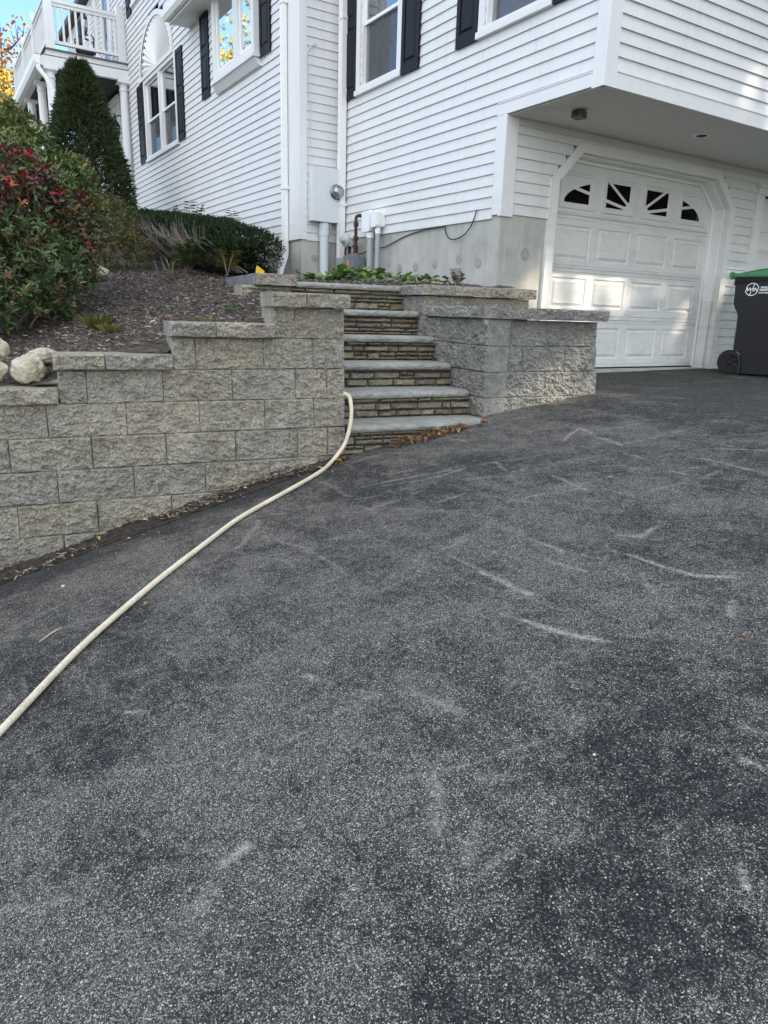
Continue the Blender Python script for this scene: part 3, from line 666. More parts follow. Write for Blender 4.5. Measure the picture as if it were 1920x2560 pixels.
mb = MB(); fbox(mb, FG, .125, 7, 0, .021, 2.32, 2.381); build('frieze_board', mb, SOFFIT, H)
# foundation
mb = MB()
mb.box((-3.25, .0005, .3), (-.0005, .25, 1.512)); mb.box((-.25, .0, .3), (.0, .60, 1.546)); mb.box((-3.5, -.555, .3), (-3.2502, .2, 1.49)); mb.box((-11.5, -.553, .5), (-3.5, .2, 1.5))
mb.box((-.25, .55, -.3), (-.02, 9, .03))
mb.cur = 1
for x, z in ((-2.0, 1.16), (-1.75, 1.10), (-1.42, 1.10), (-1.05, 1.12), (-.62, 1.16), (-.3, 1.1)): mb.lathe((x, -.0015, z), [(.045, 0), (.05, .002), (.03, .0035)], 14, (0, -1, 0))
mb.lathe((.0005, .35, 1.19), [(.06, 0), (.058, .003), (.02, .004)], 14, (1, 0, 0)); mb.lathe((-3.2497, -.36, 1.25), [(.05, 0), (.05, .003), (.02, .004)], 14, (1, 0, 0))
build('foundation', mb, [CONC, TIE], H)
# ---- garage door
OUT = [(.60, .0), (.60, 1.915), (.965, 2.285), (3.30, 2.285), (3.675, 1.93), (3.70, .0)]
INN = [(.71, .0), (.71, 1.90), (1.012, 2.20), (3.245, 2.20), (3.57, 1.91), (3.60, .0)]
mb = MB()
for (a, b), (c, d) in zip(zip(OUT, OUT[1:]), zip(INN, INN[1:])):
    quad(mb, FG, [(a[0], .03, a[1]), (c[0], .03, c[1]), (d[0], .03, d[1]), (b[0], .03, b[1])][::-1])
    quad(mb, FG, [(a[0], .03, a[1]), (b[0], .03, b[1]), (b[0], -.01, b[1]), (a[0], -.01, a[1])][::-1])
    quad(mb, FG, [(c[0], .03, c[1]), (d[0], .03, d[1]), (d[0], -.22, d[1]), (c[0], -.22, c[1])])
build('door_frame', mb, TRIM, H)
mb = MB()
ST1 = [(.725, .0), (.725, 1.89), (1.02, 2.186), (3.236, 2.186), (3.556, 1.905), (3.585, .0)]; ST2 = [(.76, .0), (.76, 1.876), (1.035, 2.15), (3.22, 2.15), (3.52, 1.89), (3.55, .0)]
for nn, R1, R2 in ((-.05, INN, ST1), (-.17, ST1, ST2)):
    for a, b, c, d in zip(R1, R1[1:], R2, R2[1:]):
        quad(mb, FG, [(a[0], nn, a[1]), (c[0], nn, c[1]), (d[0], nn, d[1]), (b[0], nn, b[1])][::-1]); quad(mb, FG, [(c[0], nn, c[1]), (d[0], nn, d[1]), (d[0], -.22, d[1]), (c[0], -.22, c[1])])
build('door_stop', mb, VINYL, H)
mb = MB(); fbox(mb, FG, 3.55, 3.62, -.16, -.035, .02, .85); build('jamb_guard', mb, TRIM, H)
PY = [(.945, 1.47), (1.582, 2.113), (2.237, 2.775), (2.887, 3.41)]; SEC = .5334
mb = MB(); nD = -.20
def raised(mb, F, u0, u1, z0, z1, nb, prof):
    """concentric rectangular moulding: prof = [(inset, offset)]"""
    rings = []
    for ins, off in prof: rings.append([mb.vert(F(u, nb+off, z)) for u, z in ((u0+ins, z0+ins), (u1-ins, z0+ins), (u1-ins, z1-ins), (u0+ins, z1-ins))])
    for A_, B_ in zip(rings, rings[1:]):
        for k in range(4): mb.face(A_[k], A_[(k+1) % 4], B_[(k+1) % 4], B_[k])
    mb.face(*rings[-1])
ZP = {0: (.145, .49), 1: (.70, 1.015), 2: (1.20, 1.545), 3: (1.705, 2.085)}
d_ = build  # garage door part with sub-parts
for k in range(4):
    za, zb = .045+SEC*k+.003, .045+SEC*(k+1)-.003
    p0, p1 = ZP[k]; us = [.70]+[x for p in PY for x in p]+[3.60]
    # stiles and rails around the panels, with a shallow groove pair at the section joints
    for a, b in zip(us[0::2], us[1::2]): quad(mb, FG, [(a, nD, p0), (b, nD, p0), (b, nD, p1), (a, nD, p1)])
    for r0, r1 in ((za, p0), (p1, zb)):
        L = [r0, r0+(r1-r0)*.3, r0+(r1-r0)*.36, r1] if r0 == za else [r0, r0+(r1-r0)*.62, r0+(r1-r0)*.70, r1]
        for i, (x, y) in enumerate(zip(L, L[1:])):
            if k == 3 and r0 == p1: quad(mb, FG, [(.7, nD, x), (3.6, nD, x), (3.6, nD, y), (.7, nD, y)]); continue
            a_, b_ = (nD-.003, nD) if i == 1 else (nD, nD)
            quad(mb, FG, [(.7, nD if i != 1 else nD-.004, x), (3.6, nD if i != 1 else nD-.004, x), (3.6, nD, y), (.7, nD, y)])
    if k < 3:
        for a, b in PY: raised(mb, FG, a, b, p0, p1, nD, [(0, 0), (.012, -.012), (.022, -.012), (.05, .004), (.06, .002)])
    else:
        for a, b in PY: raised(mb, FG, a, b, p0, p1, nD, [(0, 0), (.006, .014), (.03, .014), (.034, .006), (.055, .006), (.06, -.004), (.065, -.004)])
quad(mb, FG, [(.65, nD-.02, .02), (3.65, nD-.02, .02), (3.65, nD-.02, 2.3), (.65, nD-.02, 2.3)])
gd = build('garage_door', mb, DOORP, H); gd['label'] = 'white panelled garage door with sunburst windows'
def clip(poly, a, b, c):   # keep a*x+b*y+c>=0
    o = []
    for i in range(len(poly)):
        p, q = poly[i], poly[(i+1) % len(poly)]; dp = a*p[0]+b*p[1]+c; dq = a*q[0]+b*q[1]+c
        if dp >= 0: o.append(p)
        if dp*dq < 0: tt = dp/(dp-dq); o.append((p[0]+tt*(q[0]-p[0]), p[1]+tt*(q[1]-p[1])))
    return o
def pane_set(u0, u1, side):
    res_ = []; mir = lambda y: y if side < 0 else 4.334-y
    a_, b_ = sorted((mir(u0), mir(u1))); rect0 = [(a_+.08, 1.768), (b_-.08, 1.768), (b_-.08, 2.015), (a_+.08, 2.015)]
    for k in range(64):
        th = 2*math.pi*k/64; nx, ny = math.cos(th)/1.10, math.sin(th)/.275
        rect0 = clip(rect0, -nx, -ny, 1+nx*2.12+ny*1.766) if rect0 else rect0
    rect0 = clip(rect0, -.63, .777, .63*1.97-.777*1.806)      # hub
    for s1 in (1, -1):
        for s2 in (1, -1):
            q = rect0
            for (py, pz, sl_), sg in (((1.998, 1.837, -.607), s1), ((1.934, 1.793, -.160), s2)):
                L = math.hypot(1, sl_); ny, nz_ = -sl_/L, 1/L
                q = clip(q, sg*ny, sg*nz_, -sg*(ny*py+nz_*pz)-.016) if q else q
            if len(q) >= 3: res_.append([(mir(y), z) for y, z in q])
    return res_
for i, (a, b) in enumerate(PY):
    mb = MB()
    for q in pane_set(a, b, -1 if i < 2 else 1):
        ar = sum(q[k][0]*q[(k+1) % len(q)][1]-q[(k+1) % len(q)][0]*q[k][1] for k in range(len(q)))/2
        if abs(ar) < 4e-4: continue
        mb.poly([FG(u, nD-.002, z) for u, z in (q if ar > 0 else q[::-1])])
    if mb.f: build('pane', mb, PANE, gd)
mb = MB(); fbox(mb, FG, .70, 3.60, -.215, -.185, .004, .043); build('door_seal', mb, RUBBER, gd)
# second garage opening at the frame edge
mb = MB(); fbox(mb, FG, 4.08, 4.24, 0, .03, .0, 2.13); fbox(mb, FG, 4.06, 6.8, .0, .05, 2.13, 2.20); fbox(mb, FG, 4.04, 6.8, 0, .075, 2.20, 2.24); build('door_casing', mb, TRIM, H)
mb = MB(); fbox(mb, FG, 4.24, 4.26, -.12, .01, .0, 2.13); quad(mb, FG, [(4.26, -.10, 0), (6.8, -.10, 0), (6.8, -.10, 2.13), (4.26, -.10, 2.13)])
for k in range(4): raised(mb, FG, 4.38, 4.9, .15+.52*k, .49+.52*k, -.098, [(0, 0), (.012, -.001), (.03, .010), (.05, .004)])
build('side_door', mb, DOORP, H)

# ---- windows and shutters
def sash_window(F, u0, u1, z0, z1, cas=.085, double=False, arch=False, curtain=.28):
    mb = MB(); c = cas
    fbox(mb, F, u0-c, u0, -.02, .036, z0-.02, z1+c); fbox(mb, F, u1, u1+c, -.02, .036, z0-.02, z1+c); fbox(mb, F, u0, u1, -.02, .036, z1, z1+c)
    fbox(mb, F, u0-c-.01, u1+c+.01, -.02, .055, z0-.075, z0-.02); fbox(mb, F, u0, u1, -.06, .04, z0-.02, z0+.012)
    w = build('window', mb, TRIM, H)
    halves = [(u0, u1)] if not double else [(u0, (u0+u1)/2-.05), ((u0+u1)/2+.05, u1)]
    if double: mb2 = MB(); fbox(mb2, F, halves[0][1], halves[1][0], -.03, .03, z0, z1); build('mullion', mb2, TRIM, w)
    for a, b in halves:
        zm = (z0+z1)/2; r = .045; mb = MB()
        fbox(mb, F, a, a+.022, -.06, .012, z0, z1); fbox(mb, F, b-.022, b, -.06, .012, z0, z1); a += .022; b -= .022
        for (q0, q1, n) in ((zm-.02, z1, -.012), (z0, zm+.02, -.042)):
            fbox(mb, F, a, a+r, n-.028, n, q0, q1); fbox(mb, F, b-r, b, n-.028, n, q0, q1); fbox(mb, F, a+r, b-r, n-.028, n, q1-r*.8, q1); fbox(mb, F, a+r, b-r, n-.028, n, q0, q0+r*(1.1 if q0 == z0 else .8))
        build('sash', mb, VINYL, w)
        mb = MB(); quad(mb, F, [(a+r, -.026, zm), (b-r, -.026, zm), (b-r, -.026, z1-.03), (a+r, -.026, z1-.03)]); quad(mb, F, [(a+r, -.056, z0+.04), (b-r, -.056, z0+.04), (b-r, -.056, zm), (a+r, -.056, zm)])
        build('pane', mb, GLASS, w)
        mb = MB(); quad(mb, F, [(a+.01, -.036, z0+.03), (b-.01, -.036, z0+.03), (b-.01, -.036, zm-.02), (a+.01, -.036, zm-.02)]); build('insect_screen', mb, SCREEN, w)
        mb = MB(); n = 14; wd = (b-a)*curtain
        def cf(p, q): return F(a-.01+wd*p, -.14+.02*math.sin(p*18), z0-.02+(z1-z0+.04)*q)
        mb.grid(cf, 24, 1); build('curtain', mb, CURT, w, smooth=True)
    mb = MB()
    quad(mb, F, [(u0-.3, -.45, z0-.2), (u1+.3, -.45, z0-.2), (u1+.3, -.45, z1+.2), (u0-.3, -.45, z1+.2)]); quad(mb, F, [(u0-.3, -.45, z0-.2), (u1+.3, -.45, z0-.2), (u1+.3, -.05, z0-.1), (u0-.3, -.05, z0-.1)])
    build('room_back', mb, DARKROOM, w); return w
def shutter(F, u0, u1, z0, z1):
    mb = MB(); b = .016; T = .052; r = .055; zm = z0+(z1-z0)*.54
    fbox(mb, F, u0, u1, b, b+.012, z0, z1)
    fbox(mb, F, u0, u0+r, b+.012, T-.012, z0, z1); fbox(mb, F, u1-r, u1, b+.012, T-.012, z0, z1)
    for q0, q1 in ((z0, z0+.10), (zm-.05, zm+.05), (z1-.07, z1)): fbox(mb, F, u0+r, u1-r, b+.012, T-.0125, q0, q1)
    for q0, q1 in ((z0+.10, zm-.05), (zm+.05, z1-.07)): raised(mb, F, u0+r, u1-r, q0, q1, b+.012, [(0, .001), (.022, .001), (.04, .016), (.05, .016)])
    return build('shutter', mb, SHUT, H)
sash_window(FB, -2.72, -1.90, 3.19, 4.55); sash_window(FB, -.39, .42, 3.19, 4.55)
for a, b in ((-3.13, -2.815), (-1.805, -1.465), (-.815, -.485), (.515, .85)): shutter(FB, a, b, 3.115, 4.62)
sash_window(FA, -10.25, -8.27, 3.46, 4.78, double=True, curtain=.15)
for a, b in ((-10.83, -10.37), (-8.155, -7.80)): shutter(FA, a, b, 3.42, 4.84)
shutter(FA, -6.82, -6.46, 3.80, 5.0); shutter(FA, -4.42, -4.08, 3.82, 5.0)
shutter(FA, -11.30, -10.94, 6.20, 7.2)
sash_window(FA, -10.80, -9.9, 6.35, 6.85)
# arched sunburst panel
mb = MB(); cx, zc, a_, b_ = -9.42, 4.90, 1.12, .88; n = 40
for k in range(n):
    t0, t1 = math.pi*k/n, math.pi*(k+1)/n
    for (i0, i1, n0_, n1_) in ((1.0, .90, .045, .045), (.90, .86, .03, .03)):
        pts = [(cx+a_*i0*math.cos(t0), n0_, zc+b_*i0*math.sin(t0)), (cx+a_*i0*math.cos(t1), n0_, zc+b_*i0*math.sin(t1)), (cx+a_*i1*math.cos(t1), n1_, zc+b_*i1*math.sin(t1)), (cx+a_*i1*math.cos(t0), n1_, zc+b_*i1*math.sin(t0))]
        quad(mb, FA, pts)
    quad(mb, FA, [(cx+a_*math.cos(t0), .045, zc+b_*math.sin(t0)), (cx+a_*math.cos(t1), .045, zc+b_*math.sin(t1)), (cx+a_*math.cos(t1), -.02, zc+b_*math.sin(t1)), (cx+a_*math.cos(t0), -.02, zc+b_*math.sin(t0))][::-1])
    h0, h1 = (.004, .044) if k % 2 else (.044, .004)
    if 1 <= k < n-1 or True:
        quad(mb, FA, [(cx, .02, zc+.02), (cx+a_*.86*math.cos(t0), h0, zc+b_*.86*math.sin(t0)), (cx+a_*.86*math.cos(t1), h1, zc+b_*.86*math.sin(t1))])
fbox(mb, FA, cx-1.15, cx+1.15, -.02, .06, 4.845, 4.905)
build('arched_panel', mb, TRIM, H)
# bay window with pent roof
mb = MB(); y0 = .10
FBy = Fr((0, -.561-.09, 0), (1, 0, 0), (0, -1, 0)); bx0, bx1, bz = -6.06, -4.44, 3.88
fbox(mb, FBy, bx0, bx0+.12, -.11, .02, bz, 4.97); fbox(mb, FBy, bx1-.10, bx1, -.11, .02, bz, 4.97); fbox(mb, FBy, -5.20, -5.02, -.05, .02, bz, 4.97)
fbox(mb, FBy, bx0+.12, -5.20, -.05, .02, bz, bz+.09); fbox(mb, FBy, -5.02, bx1-.10, -.05, .02, bz, bz+.09); fbox(mb, FBy, bx0-.04, bx1+.04, -.12, .05, bz-.05, bz)
p = [FBy(bx0, .03, bz-.05), FBy(bx1, .03, bz-.05), FBy(bx1, -.11, bz-.05), FBy(bx0, -.11, bz-.05)]; lo = [FBy(bx0-.05, -.04, bz-.15), FBy(bx1+.03, -.04, bz-.15), FBy(bx1+.03, -.11, bz-.15), FBy(bx0-.05, -.11, bz-.15)]
mb.hexa(lo+p); bay = build('window', mb, TRIM, H)
mb = MB()
for a, b in ((bx0+.12, -5.20), (-5.02, bx1-.10)):
    fbox(mb, FBy, a, a+.05, -.04, -.005, bz+.09, 4.97); fbox(mb, FBy, b-.05, b, -.04, -.005, bz+.09, 4.97); fbox(mb, FBy, a+.05, b-.05, -.04, -.005, bz+.09, bz+.14)
build('sash', mb, VINYL, bay)
for a, b in ((bx0+.17, -5.25), (-4.97, bx1-.15)):
    mb = MB(); quad(mb, FBy, [(a, -.02, bz+.13), (b, -.02, bz+.13), (b, -.02, 4.97), (a, -.02, 4.97)]); build('pane', mb, GLASSB, bay)
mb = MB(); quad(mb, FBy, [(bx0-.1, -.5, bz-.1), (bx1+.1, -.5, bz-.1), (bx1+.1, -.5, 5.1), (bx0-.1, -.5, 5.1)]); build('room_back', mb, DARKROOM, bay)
mb = MB(); fbox(mb, FA, -7.36, -4.1, -.02, .34, 4.962, 5.0); fbox(mb, FA, -7.38, -4.1, .30, .345, 4.95, 5.10); 
mb.hexa([FA(-7.38, -.02, 5.0), FA(-7.38, .30, 5.0), FA(-4.1, .30, 5.0), FA(-4.1, -.02, 5.0), FA(-7.3, -.02, 5.5), FA(-7.3, .02, 5.5), FA(-4.2, .02, 5.5), FA(-4.2, -.02, 5.5)]); recalc(build('pent_roof', mb, TRIM, H))
mb = MB()
ring = [FA(-7.40, .345, 4.99), FA(-7.40, .42, 4.985), FA(-7.40, .455, 5.04), FA(-7.40, .46, 5.12), FA(-7.40, .345, 5.12)]; mb.prism(ring, (3.3, 0, 0)); recalc(build('gutter', mb, VINYL, H))
# downspouts
def spout(pts, wx=.075, wy=.055, mat=VINYL, ax=(1, 0, 0)):
    mb = MB(); pts = [Vector(p) for p in pts]; X = Vector(ax); rings = []
    for i, p in enumerate(pts):
        d = (pts[min(i+1, len(pts)-1)]-pts[max(i-1, 0)]).normalized(); Y = d.cross(X).normalized()
        prof = [(-.5, -.5), (-.2, -.5), (-.15, -.42), (.15, -.42), (.2, -.5), (.5, -.5), (.5, .5), (.2, .5), (.15, .42), (-.15, .42), (-.2, .5), (-.5, .5)]
        rings.append([mb.vert(p+X*wx*a+Y*wy*b) for a, b in prof])
    n = 12
    for A_, B_ in zip(rings, rings[1:]):
        for k in range(n): mb.face(A_[k], A_[(k+1) % n], B_[(k+1) % n], B_[k])
    mb.face(*rings[0]); mb.face(*rings[-1][::-1]); return recalc(build('downspout', mb, mat, H))
spout([(-3.60, -.625, 7.6), (-3.60, -.625, 1.33), (-3.60, -.632, 1.28), (-3.575, -.70, 1.12), (-3.56, -.72, 1.06), (-3.56, -.72, .92)], .085, .06)
spout([(-3.075, -.07, 7.6), (-3.075, -.07, 1.18), (-3.06, -.085, 1.12), (-3.03, -.14, 1.06), (-2.97, -.22, 1.02)], .10, .07)
for z in (2.1, 4.2):
    for q in (((-3.66, -.66, z), (-3.54, -.583, z+.03)), ((-3.135, -.11, z-.2), (-3.015, -.02, z-.17))):
        mb = MB(); mb.box(*q); build('downspout_strap', mb, VINYL, H)
# soffit light
mb = MB(); mb.lathe((.66, 1.975, 2.382), [(.085, 0), (.085, -.006), (.058, -.008), (.055, .03)], 28); build('recessed_light_trim', mb, VINYL, H)
mb = MB(); mb.lathe((.66, 1.975, 2.3755), [(.052, 0), (.05, .002)], 24); build('recessed_light_well', mb, DARKROOM, H)

# ---- porch with balcony
PX0, PX1, PYo = -17.0, -11.5, -2.25
mb = MB(); mb.box((PX1-.12, PYo, 5.12), (PX1, -.563, 5.305)); mb.box((PX0, PYo, 5.12), (PX1-.12, PYo+.12, 5.305)); build('porch_beam', mb, TRIM, H)
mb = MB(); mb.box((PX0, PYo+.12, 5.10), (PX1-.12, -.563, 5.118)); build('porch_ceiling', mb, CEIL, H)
mb = MB(); mb.box((PX0, PYo+.05, 5.306), (PX1-.03, -.563, 5.335)); build('deck_ledge', mb, GREYLEAD, H)
mb = MB(); mb.box((PX0, PYo+.12, 5.335), (PX1-.07, -.563, 5.435)); build('deck_fascia', mb, TRIM, H)
mb = MB(); mb.box((PX0, PYo+.08, 5.435), (PX1-.03, -.563, 5.46))
build('deck_board', mb, GREYLEAD, H)
mb = MB(); ring = [(PX1+.02, PYo-.005, 5.12), (PX1+.02, PYo-.09, 5.13), (PX1+.02, PYo-.125, 5.20), (PX1+.02, PYo-.13, 5.29), (PX1+.02, PYo-.005, 5.29)]; mb.prism(ring, (PX0-PX1, 0, 0)); recalc(build('gutter', mb, VINYL, H))
mb = MB(); mb.box((PX0, PYo-.12, 5.29), (PX1+.01, PYo+.03, 5.305)); build('gutter_lip', mb, COPPER, H)
spout([(-11.53, PYo-.06, 5.12), (-11.53, PYo-.05, 5.05), (-11.52, PYo+.08, 4.9), (-11.51, PYo+.16, 4.70), (-11.50, PYo+.18, 4.6), (-11.50, PYo+.18, 2.6)], .09, .07)
def column(x, y, z0, z1, r=.095, half=False):
    mb = MB()
    mb.lathe((x, y, z0), [(r*1.35, 0), (r*1.35, .06), (r*1.15, .10), (r, .13), (r, .9), (r*.86, z1-z0-.22), (r*.86, z1-z0-.2), (r*1.0, z1-z0-.19), (r*1.0, z1-z0-.165), (r*.88, z1-z0-.15), (r*.9, z1-z0-.09), (r*1.3, z1-z0-.05)], 24)
    mb.box((x-r*1.4, y-r*1.4, z1-.05), (x+r*1.4, y+r*1.4, z1)); build('porch_column', mb, TRIM, H, smooth=False)
for x, y in ((-11.62, -2.08), (-12.75, -2.1), (-14.4, -2.1), (-16.4, -2.1), (-11.62, -.66)): column(x, y, 2.56, 5.12)
mb = MB(); mb.box((-17, -2.2, 1.2), (-11.45, -.56, 2.47)); build('brick_base', mb, BRICK, H)
mb = MB(); mb.box((-17, -2.25, 2.47), (-11.42, -.56, 2.56)); build('porch_floor', mb, GREYLEAD, H)
# railing
mb = MB(); xr = -11.66
mb.box((xr-.04, -2.0, 5.58), (xr+.04, -.62, 5.64)); mb.box((xr-.05, -2.0, 6.30), (xr+.05, -.62, 6.36)); mb.box((xr-.03, -2.0, 6.24), (xr+.03, -.62, 6.30))
mb.box((PX0, -2.10, 5.58), (xr, -2.03, 5.64)); mb.box((PX0, -2.12, 6.30), (xr, -2.01, 6.36)); mb.box((PX0, -2.095, 6.24), (xr, -2.035, 6.30))
rail = build('balcony_railing', mb, TRIM, H)
def sub(nm, a, b, mat, par): m_ = MB(); m_.box(a, b); return build(nm, m_, mat, par)
for y in np.linspace(-1.88, -.77, 10): sub('baluster', (xr-.02, y-.02, 5.64), (xr+.02, y+.02, 6.24), TRIM, rail)
for x in np.arange(PX0+.1, xr-.12, .125): sub('baluster', (x-.02, -2.085, 5.64), (x+.02, -2.045, 6.24), TRIM, rail)
for x, y in ((xr+.02, -2.03), (xr+.02, -.65), (-13.2, -2.06), (-14.9, -2.06), (-16.7, -2.06)): sub('rail_post', (x-.075, y-.075, 5.40), (x+.075, y+.075, 6.5), TRIM, rail)
# doors under and over the balcony
mb = MB(); fbox(mb, FA, -13.45, -13.25, .016, .05, 2.56, 4.9); fbox(mb, FA, -12.55, -12.40, .016, .05, 2.56, 4.9); fbox(mb, FA, -13.5, -12.35, .016, .09, 4.9, 5.04); fbox(mb, FA, -13.25, -12.55, .012, .03, 2.56, 4.9); build('entry_door', mb, TRIM, H)
mb = MB(); fbox(mb, FA, -14.3, -14.05, .016, .05, 5.46, 7.4); fbox(mb, FA, -12.85, -12.7, .016, .05, 5.46, 7.4); fbox(mb, FA, -13.5, -13.4, .016, .05, 5.46, 7.4); fd = build('balcony_door', mb, TRIM, H)
mb = MB(); quad(mb, FA, [(-13.4, .02, 5.5), (-12.85, .02, 5.5), (-12.85, .02, 7.4), (-13.4, .02, 7.4)]); build('pane', mb, simple('blue_grey_door_glass', (.10, .13, .19), .08), fd)
shutter(FA, -16.3, -15.9, 6.2, 7.5)

# ------------------------------------------------------------------ fittings on the house
def lantern(loc, label, sc=1.):
    x, y, z = loc; t = thing('wall_lantern', (x, y, z), label, 'lantern', 'black wall lanterns of the porch')
    mb = MB(); mb.lathe((x+.10*sc, y+.26*sc, z+.36*sc), [(.05*sc, 0), (.06*sc, .01), (.06*sc, .02)], 16, (0, -1, 0)); mb.box((x+.05*sc, y+.245*sc, z+.22*sc), (x+.15*sc, y+.26*sc, z+.5*sc)); build('back_plate', mb, BLACK, t)
    mb = MB(); pts = [(x+.1*sc*(1-q), y+.25*sc*(1-q), z+sc*(.36+.13*math.sin(q*2.4)-.0*q)) for q in np.linspace(0, 1, 10)]
    mb.tube(pts, .013*sc); mb.tube([(x+.02*math.cos(a)*2*sc-.04*sc, y, z+.49*sc+.04*math.sin(a)*sc) for a in np.linspace(-1, 4, 10)], .010*sc); build('arm', mb, BLACK, t)
    mb = MB(); mb.lathe((x, y, z+.26*sc), [(.10*sc, 0), (.095*sc, .03*sc), (.05*sc, .10*sc), (.03*sc, .13*sc), (.02*sc, .2*sc)], 12); mb.lathe((x, y, z-.02*sc), [(.006, -.06*sc), (.018*sc, -.03*sc), (.012*sc, -.01*sc), (.05*sc, .02*sc), (.055*sc, .05*sc)], 12)
    for k in range(6):
        a = math.pi/3*k; mb.tube([(x+.05*sc*math.cos(a), y+.05*sc*math.sin(a), z+.02*sc), (x+.08*sc*math.cos(a), y+.08*sc*math.sin(a), z+.14*sc), (x+.09*sc*math.cos(a), y+.09*sc*math.sin(a), z+.27*sc)], .006*sc, 5)
    build('cage', mb, BLACK, t)
    mb = MB(); mb.lathe((x, y, z+.03*sc), [(.04*sc, 0), (.068*sc, .11*sc), (.08*sc, .225*sc)], 12); build('glass_shade', mb, GLASS, t)
lantern((-11.95, -.80, 4.04), 'black lantern with curled arm on the porch wall below the balcony')
lantern((-14.3, -.82, 6.70), 'black lantern on the upper wall behind the balcony railing')
t = thing('floodlight', (.53, .38, 2.38), 'small dark square fixture hanging from the garage soffit', 'light fixture')
mb = MB(); R_ = Matrix.Rotation(math.radians(20), 3, 'Z')
def rb(mb, a, b, c): 
    p = [Vector(q) for q in ((a[0], a[1], a[2]), (b[0], a[1], a[2]), (b[0], b[1], a[2]), (a[0], b[1], a[2]), (a[0], a[1], b[2]), (b[0], a[1], b[2]), (b[0], b[1], b[2]), (a[0], b[1], b[2]))]
    mb.hexa([R_ @ q+Vector(c) for q in p])
rb(mb, (-.05, -.055, -.065), (.05, .055, -.008), (.53, .38, 2.382)); build('housing', mb, simple('dark_grey_plastic', (.06, .06, .068), .5), t)
mb = MB(); rb(mb, (-.035, -.06, -.05), (.02, -.0555, -.015), (.53, .38, 2.382)); mb.lathe((.53, .38, 2.372), [(.045, 0), (.045, .009)], 16); build('lens', mb, BLACK, t)
# electric meter
t = thing('electric_meter', (-3.16, -.26, .9), 'pale grey electric meter cabinet with round glass meter on the narrow wall', 'meter')
mb = MB(); fbox(mb, FS, -.468, -.055, .0155, .15, 1.70, 2.33); fbox(mb, FS, -.425, -.05, .15, .165, 1.695, 2.335); fbox(mb, FS, -.25, -.17, .165, .172, 1.69, 1.71); build('cabinet', mb, simple('pale_cabinet_paint', (.66, .69, .70), .4, var=.06, scale=3), t)
mb = MB(); mb.lathe((-3.085, -.138, 2.06), [(.09, 0), (.092, .02), (.085, .025), (.08, .03)], 28, (1, 0, 0)); build('meter_ring', mb, simple('steel_ring', (.25, .26, .26), .3, .9), t)
mb = MB(); mb.lathe((-3.06, -.138, 2.06), [(.078, 0), (.077, .05), (.06, .075), (.03, .085)], 28, (1, 0, 0)); build('meter_glass', mb, GLASS, t, smooth=True)
mb = MB(); mb.lathe((-3.058, -.138, 2.06), [(.072, 0), (.07, .02)], 24, (1, 0, 0)); build('meter_dial', mb, simple('meter_dial', (.45, .46, .45), .5, var=.5, scale=40), t)
mb = MB(); mb.lathe((-3.16, -.27, .85), [(.058, 0), (.058, .68), (.066, .68), (.066, .76), (.062, .765), (.066, .77), (.066, .83), (.055, .835), (.055, .86)], 22); mb.box((-3.225, -.20, 1.62), (-3.13, -.19, 1.70)); build('conduit', mb, PVCL, t)
# gas meter
t = thing('gas_meter', (-2.66, -.15, .92), 'grey gas meter with rusty riser pipe and round regulator beside the foundation', 'meter')
mb = MB()
def rbox(mb, x0, x1, y0, y1, z0, z1, r=.02):
    ring = []
    for cx, cz, a0 in ((x1-r, z1-r, 0), (x0+r, z1-r, 90), (x0+r, z0+r, 180), (x1-r, z0+r, 270)):
        for k in range(5): a = math.radians(a0+k*22.5); ring.append((cx+r*math.cos(a), y0, cz+r*math.sin(a)))
    mb.prism(ring, (0, y1-y0, 0))
rbox(mb, -2.68, -2.44, -.24, -.06, .94, 1.27, .03); rbox(mb, -2.70, -2.42, -.20, -.17, .92, 1.285, .03); rbox(mb, -2.82, -2.68, -.23, -.08, .90, 1.14, .03); recalc(build('meter_body', mb, METERG, t))
mb = MB(); rbox(mb, -2.86, -2.69, -.25, -.12, 1.15, 1.245, .02); recalc(build('index_box', mb, simple('index_box', (.28, .31, .31), .5, var=.25, scale=30), t))
mb = MB(); mb.box((-2.59, -.246, 1.13), (-2.53, -.2415, 1.21)); build('warning_label', mb, simple('orange_label', (.5, .28, .06), .6, var=.3, scale=60), t)
mb = MB(); mb.tube([(-2.57, -.02, 1.74), (-2.57, -.10, 1.74), (-2.565, -.13, 1.72), (-2.56, -.14, 1.68), (-2.55, -.14, 1.28)], .021, 10)
for z in (1.63, 1.47, 1.36, 1.30): mb.lathe((-2.553, -.14, z-.02), [(.03, 0), (.032, .01), (.03, .045)], 12)
mb.tube([(-2.553, -.14, 1.38), (-2.62, -.14, 1.385), (-2.70, -.14, 1.40)], .017, 8); mb.tube([(-2.71, -.14, 1.25), (-2.71, -.14, 1.40)], .022, 10); mb.tube([(-2.82, -.14, 1.24), (-2.82, -.14, 1.34), (-2.79, -.14, 1.40), (-2.74, -.14, 1.42)], .013, 8); mb.lathe((-2.82, -.14, 1.22), [(.026, 0), (.026, .05)], 10); build('pipe', mb, RUST, t)
mb = MB(); mb.lathe((-2.70, -.19, 1.455), [(.03, -.05), (.05, -.02), (.085, 0), (.088, .012), (.085, .024), (.045, .04), (.03, .09)], 20, (0, -1, 0)); mb.box((-2.66, -.19, 1.38), (-2.60, -.10, 1.46)); mb.lathe((-2.79, -.15, 1.42), [(.035, -.02), (.04, 0), (.035, .03)], 14, (0, -1, 0)); build('regulator', mb, GALV, t)
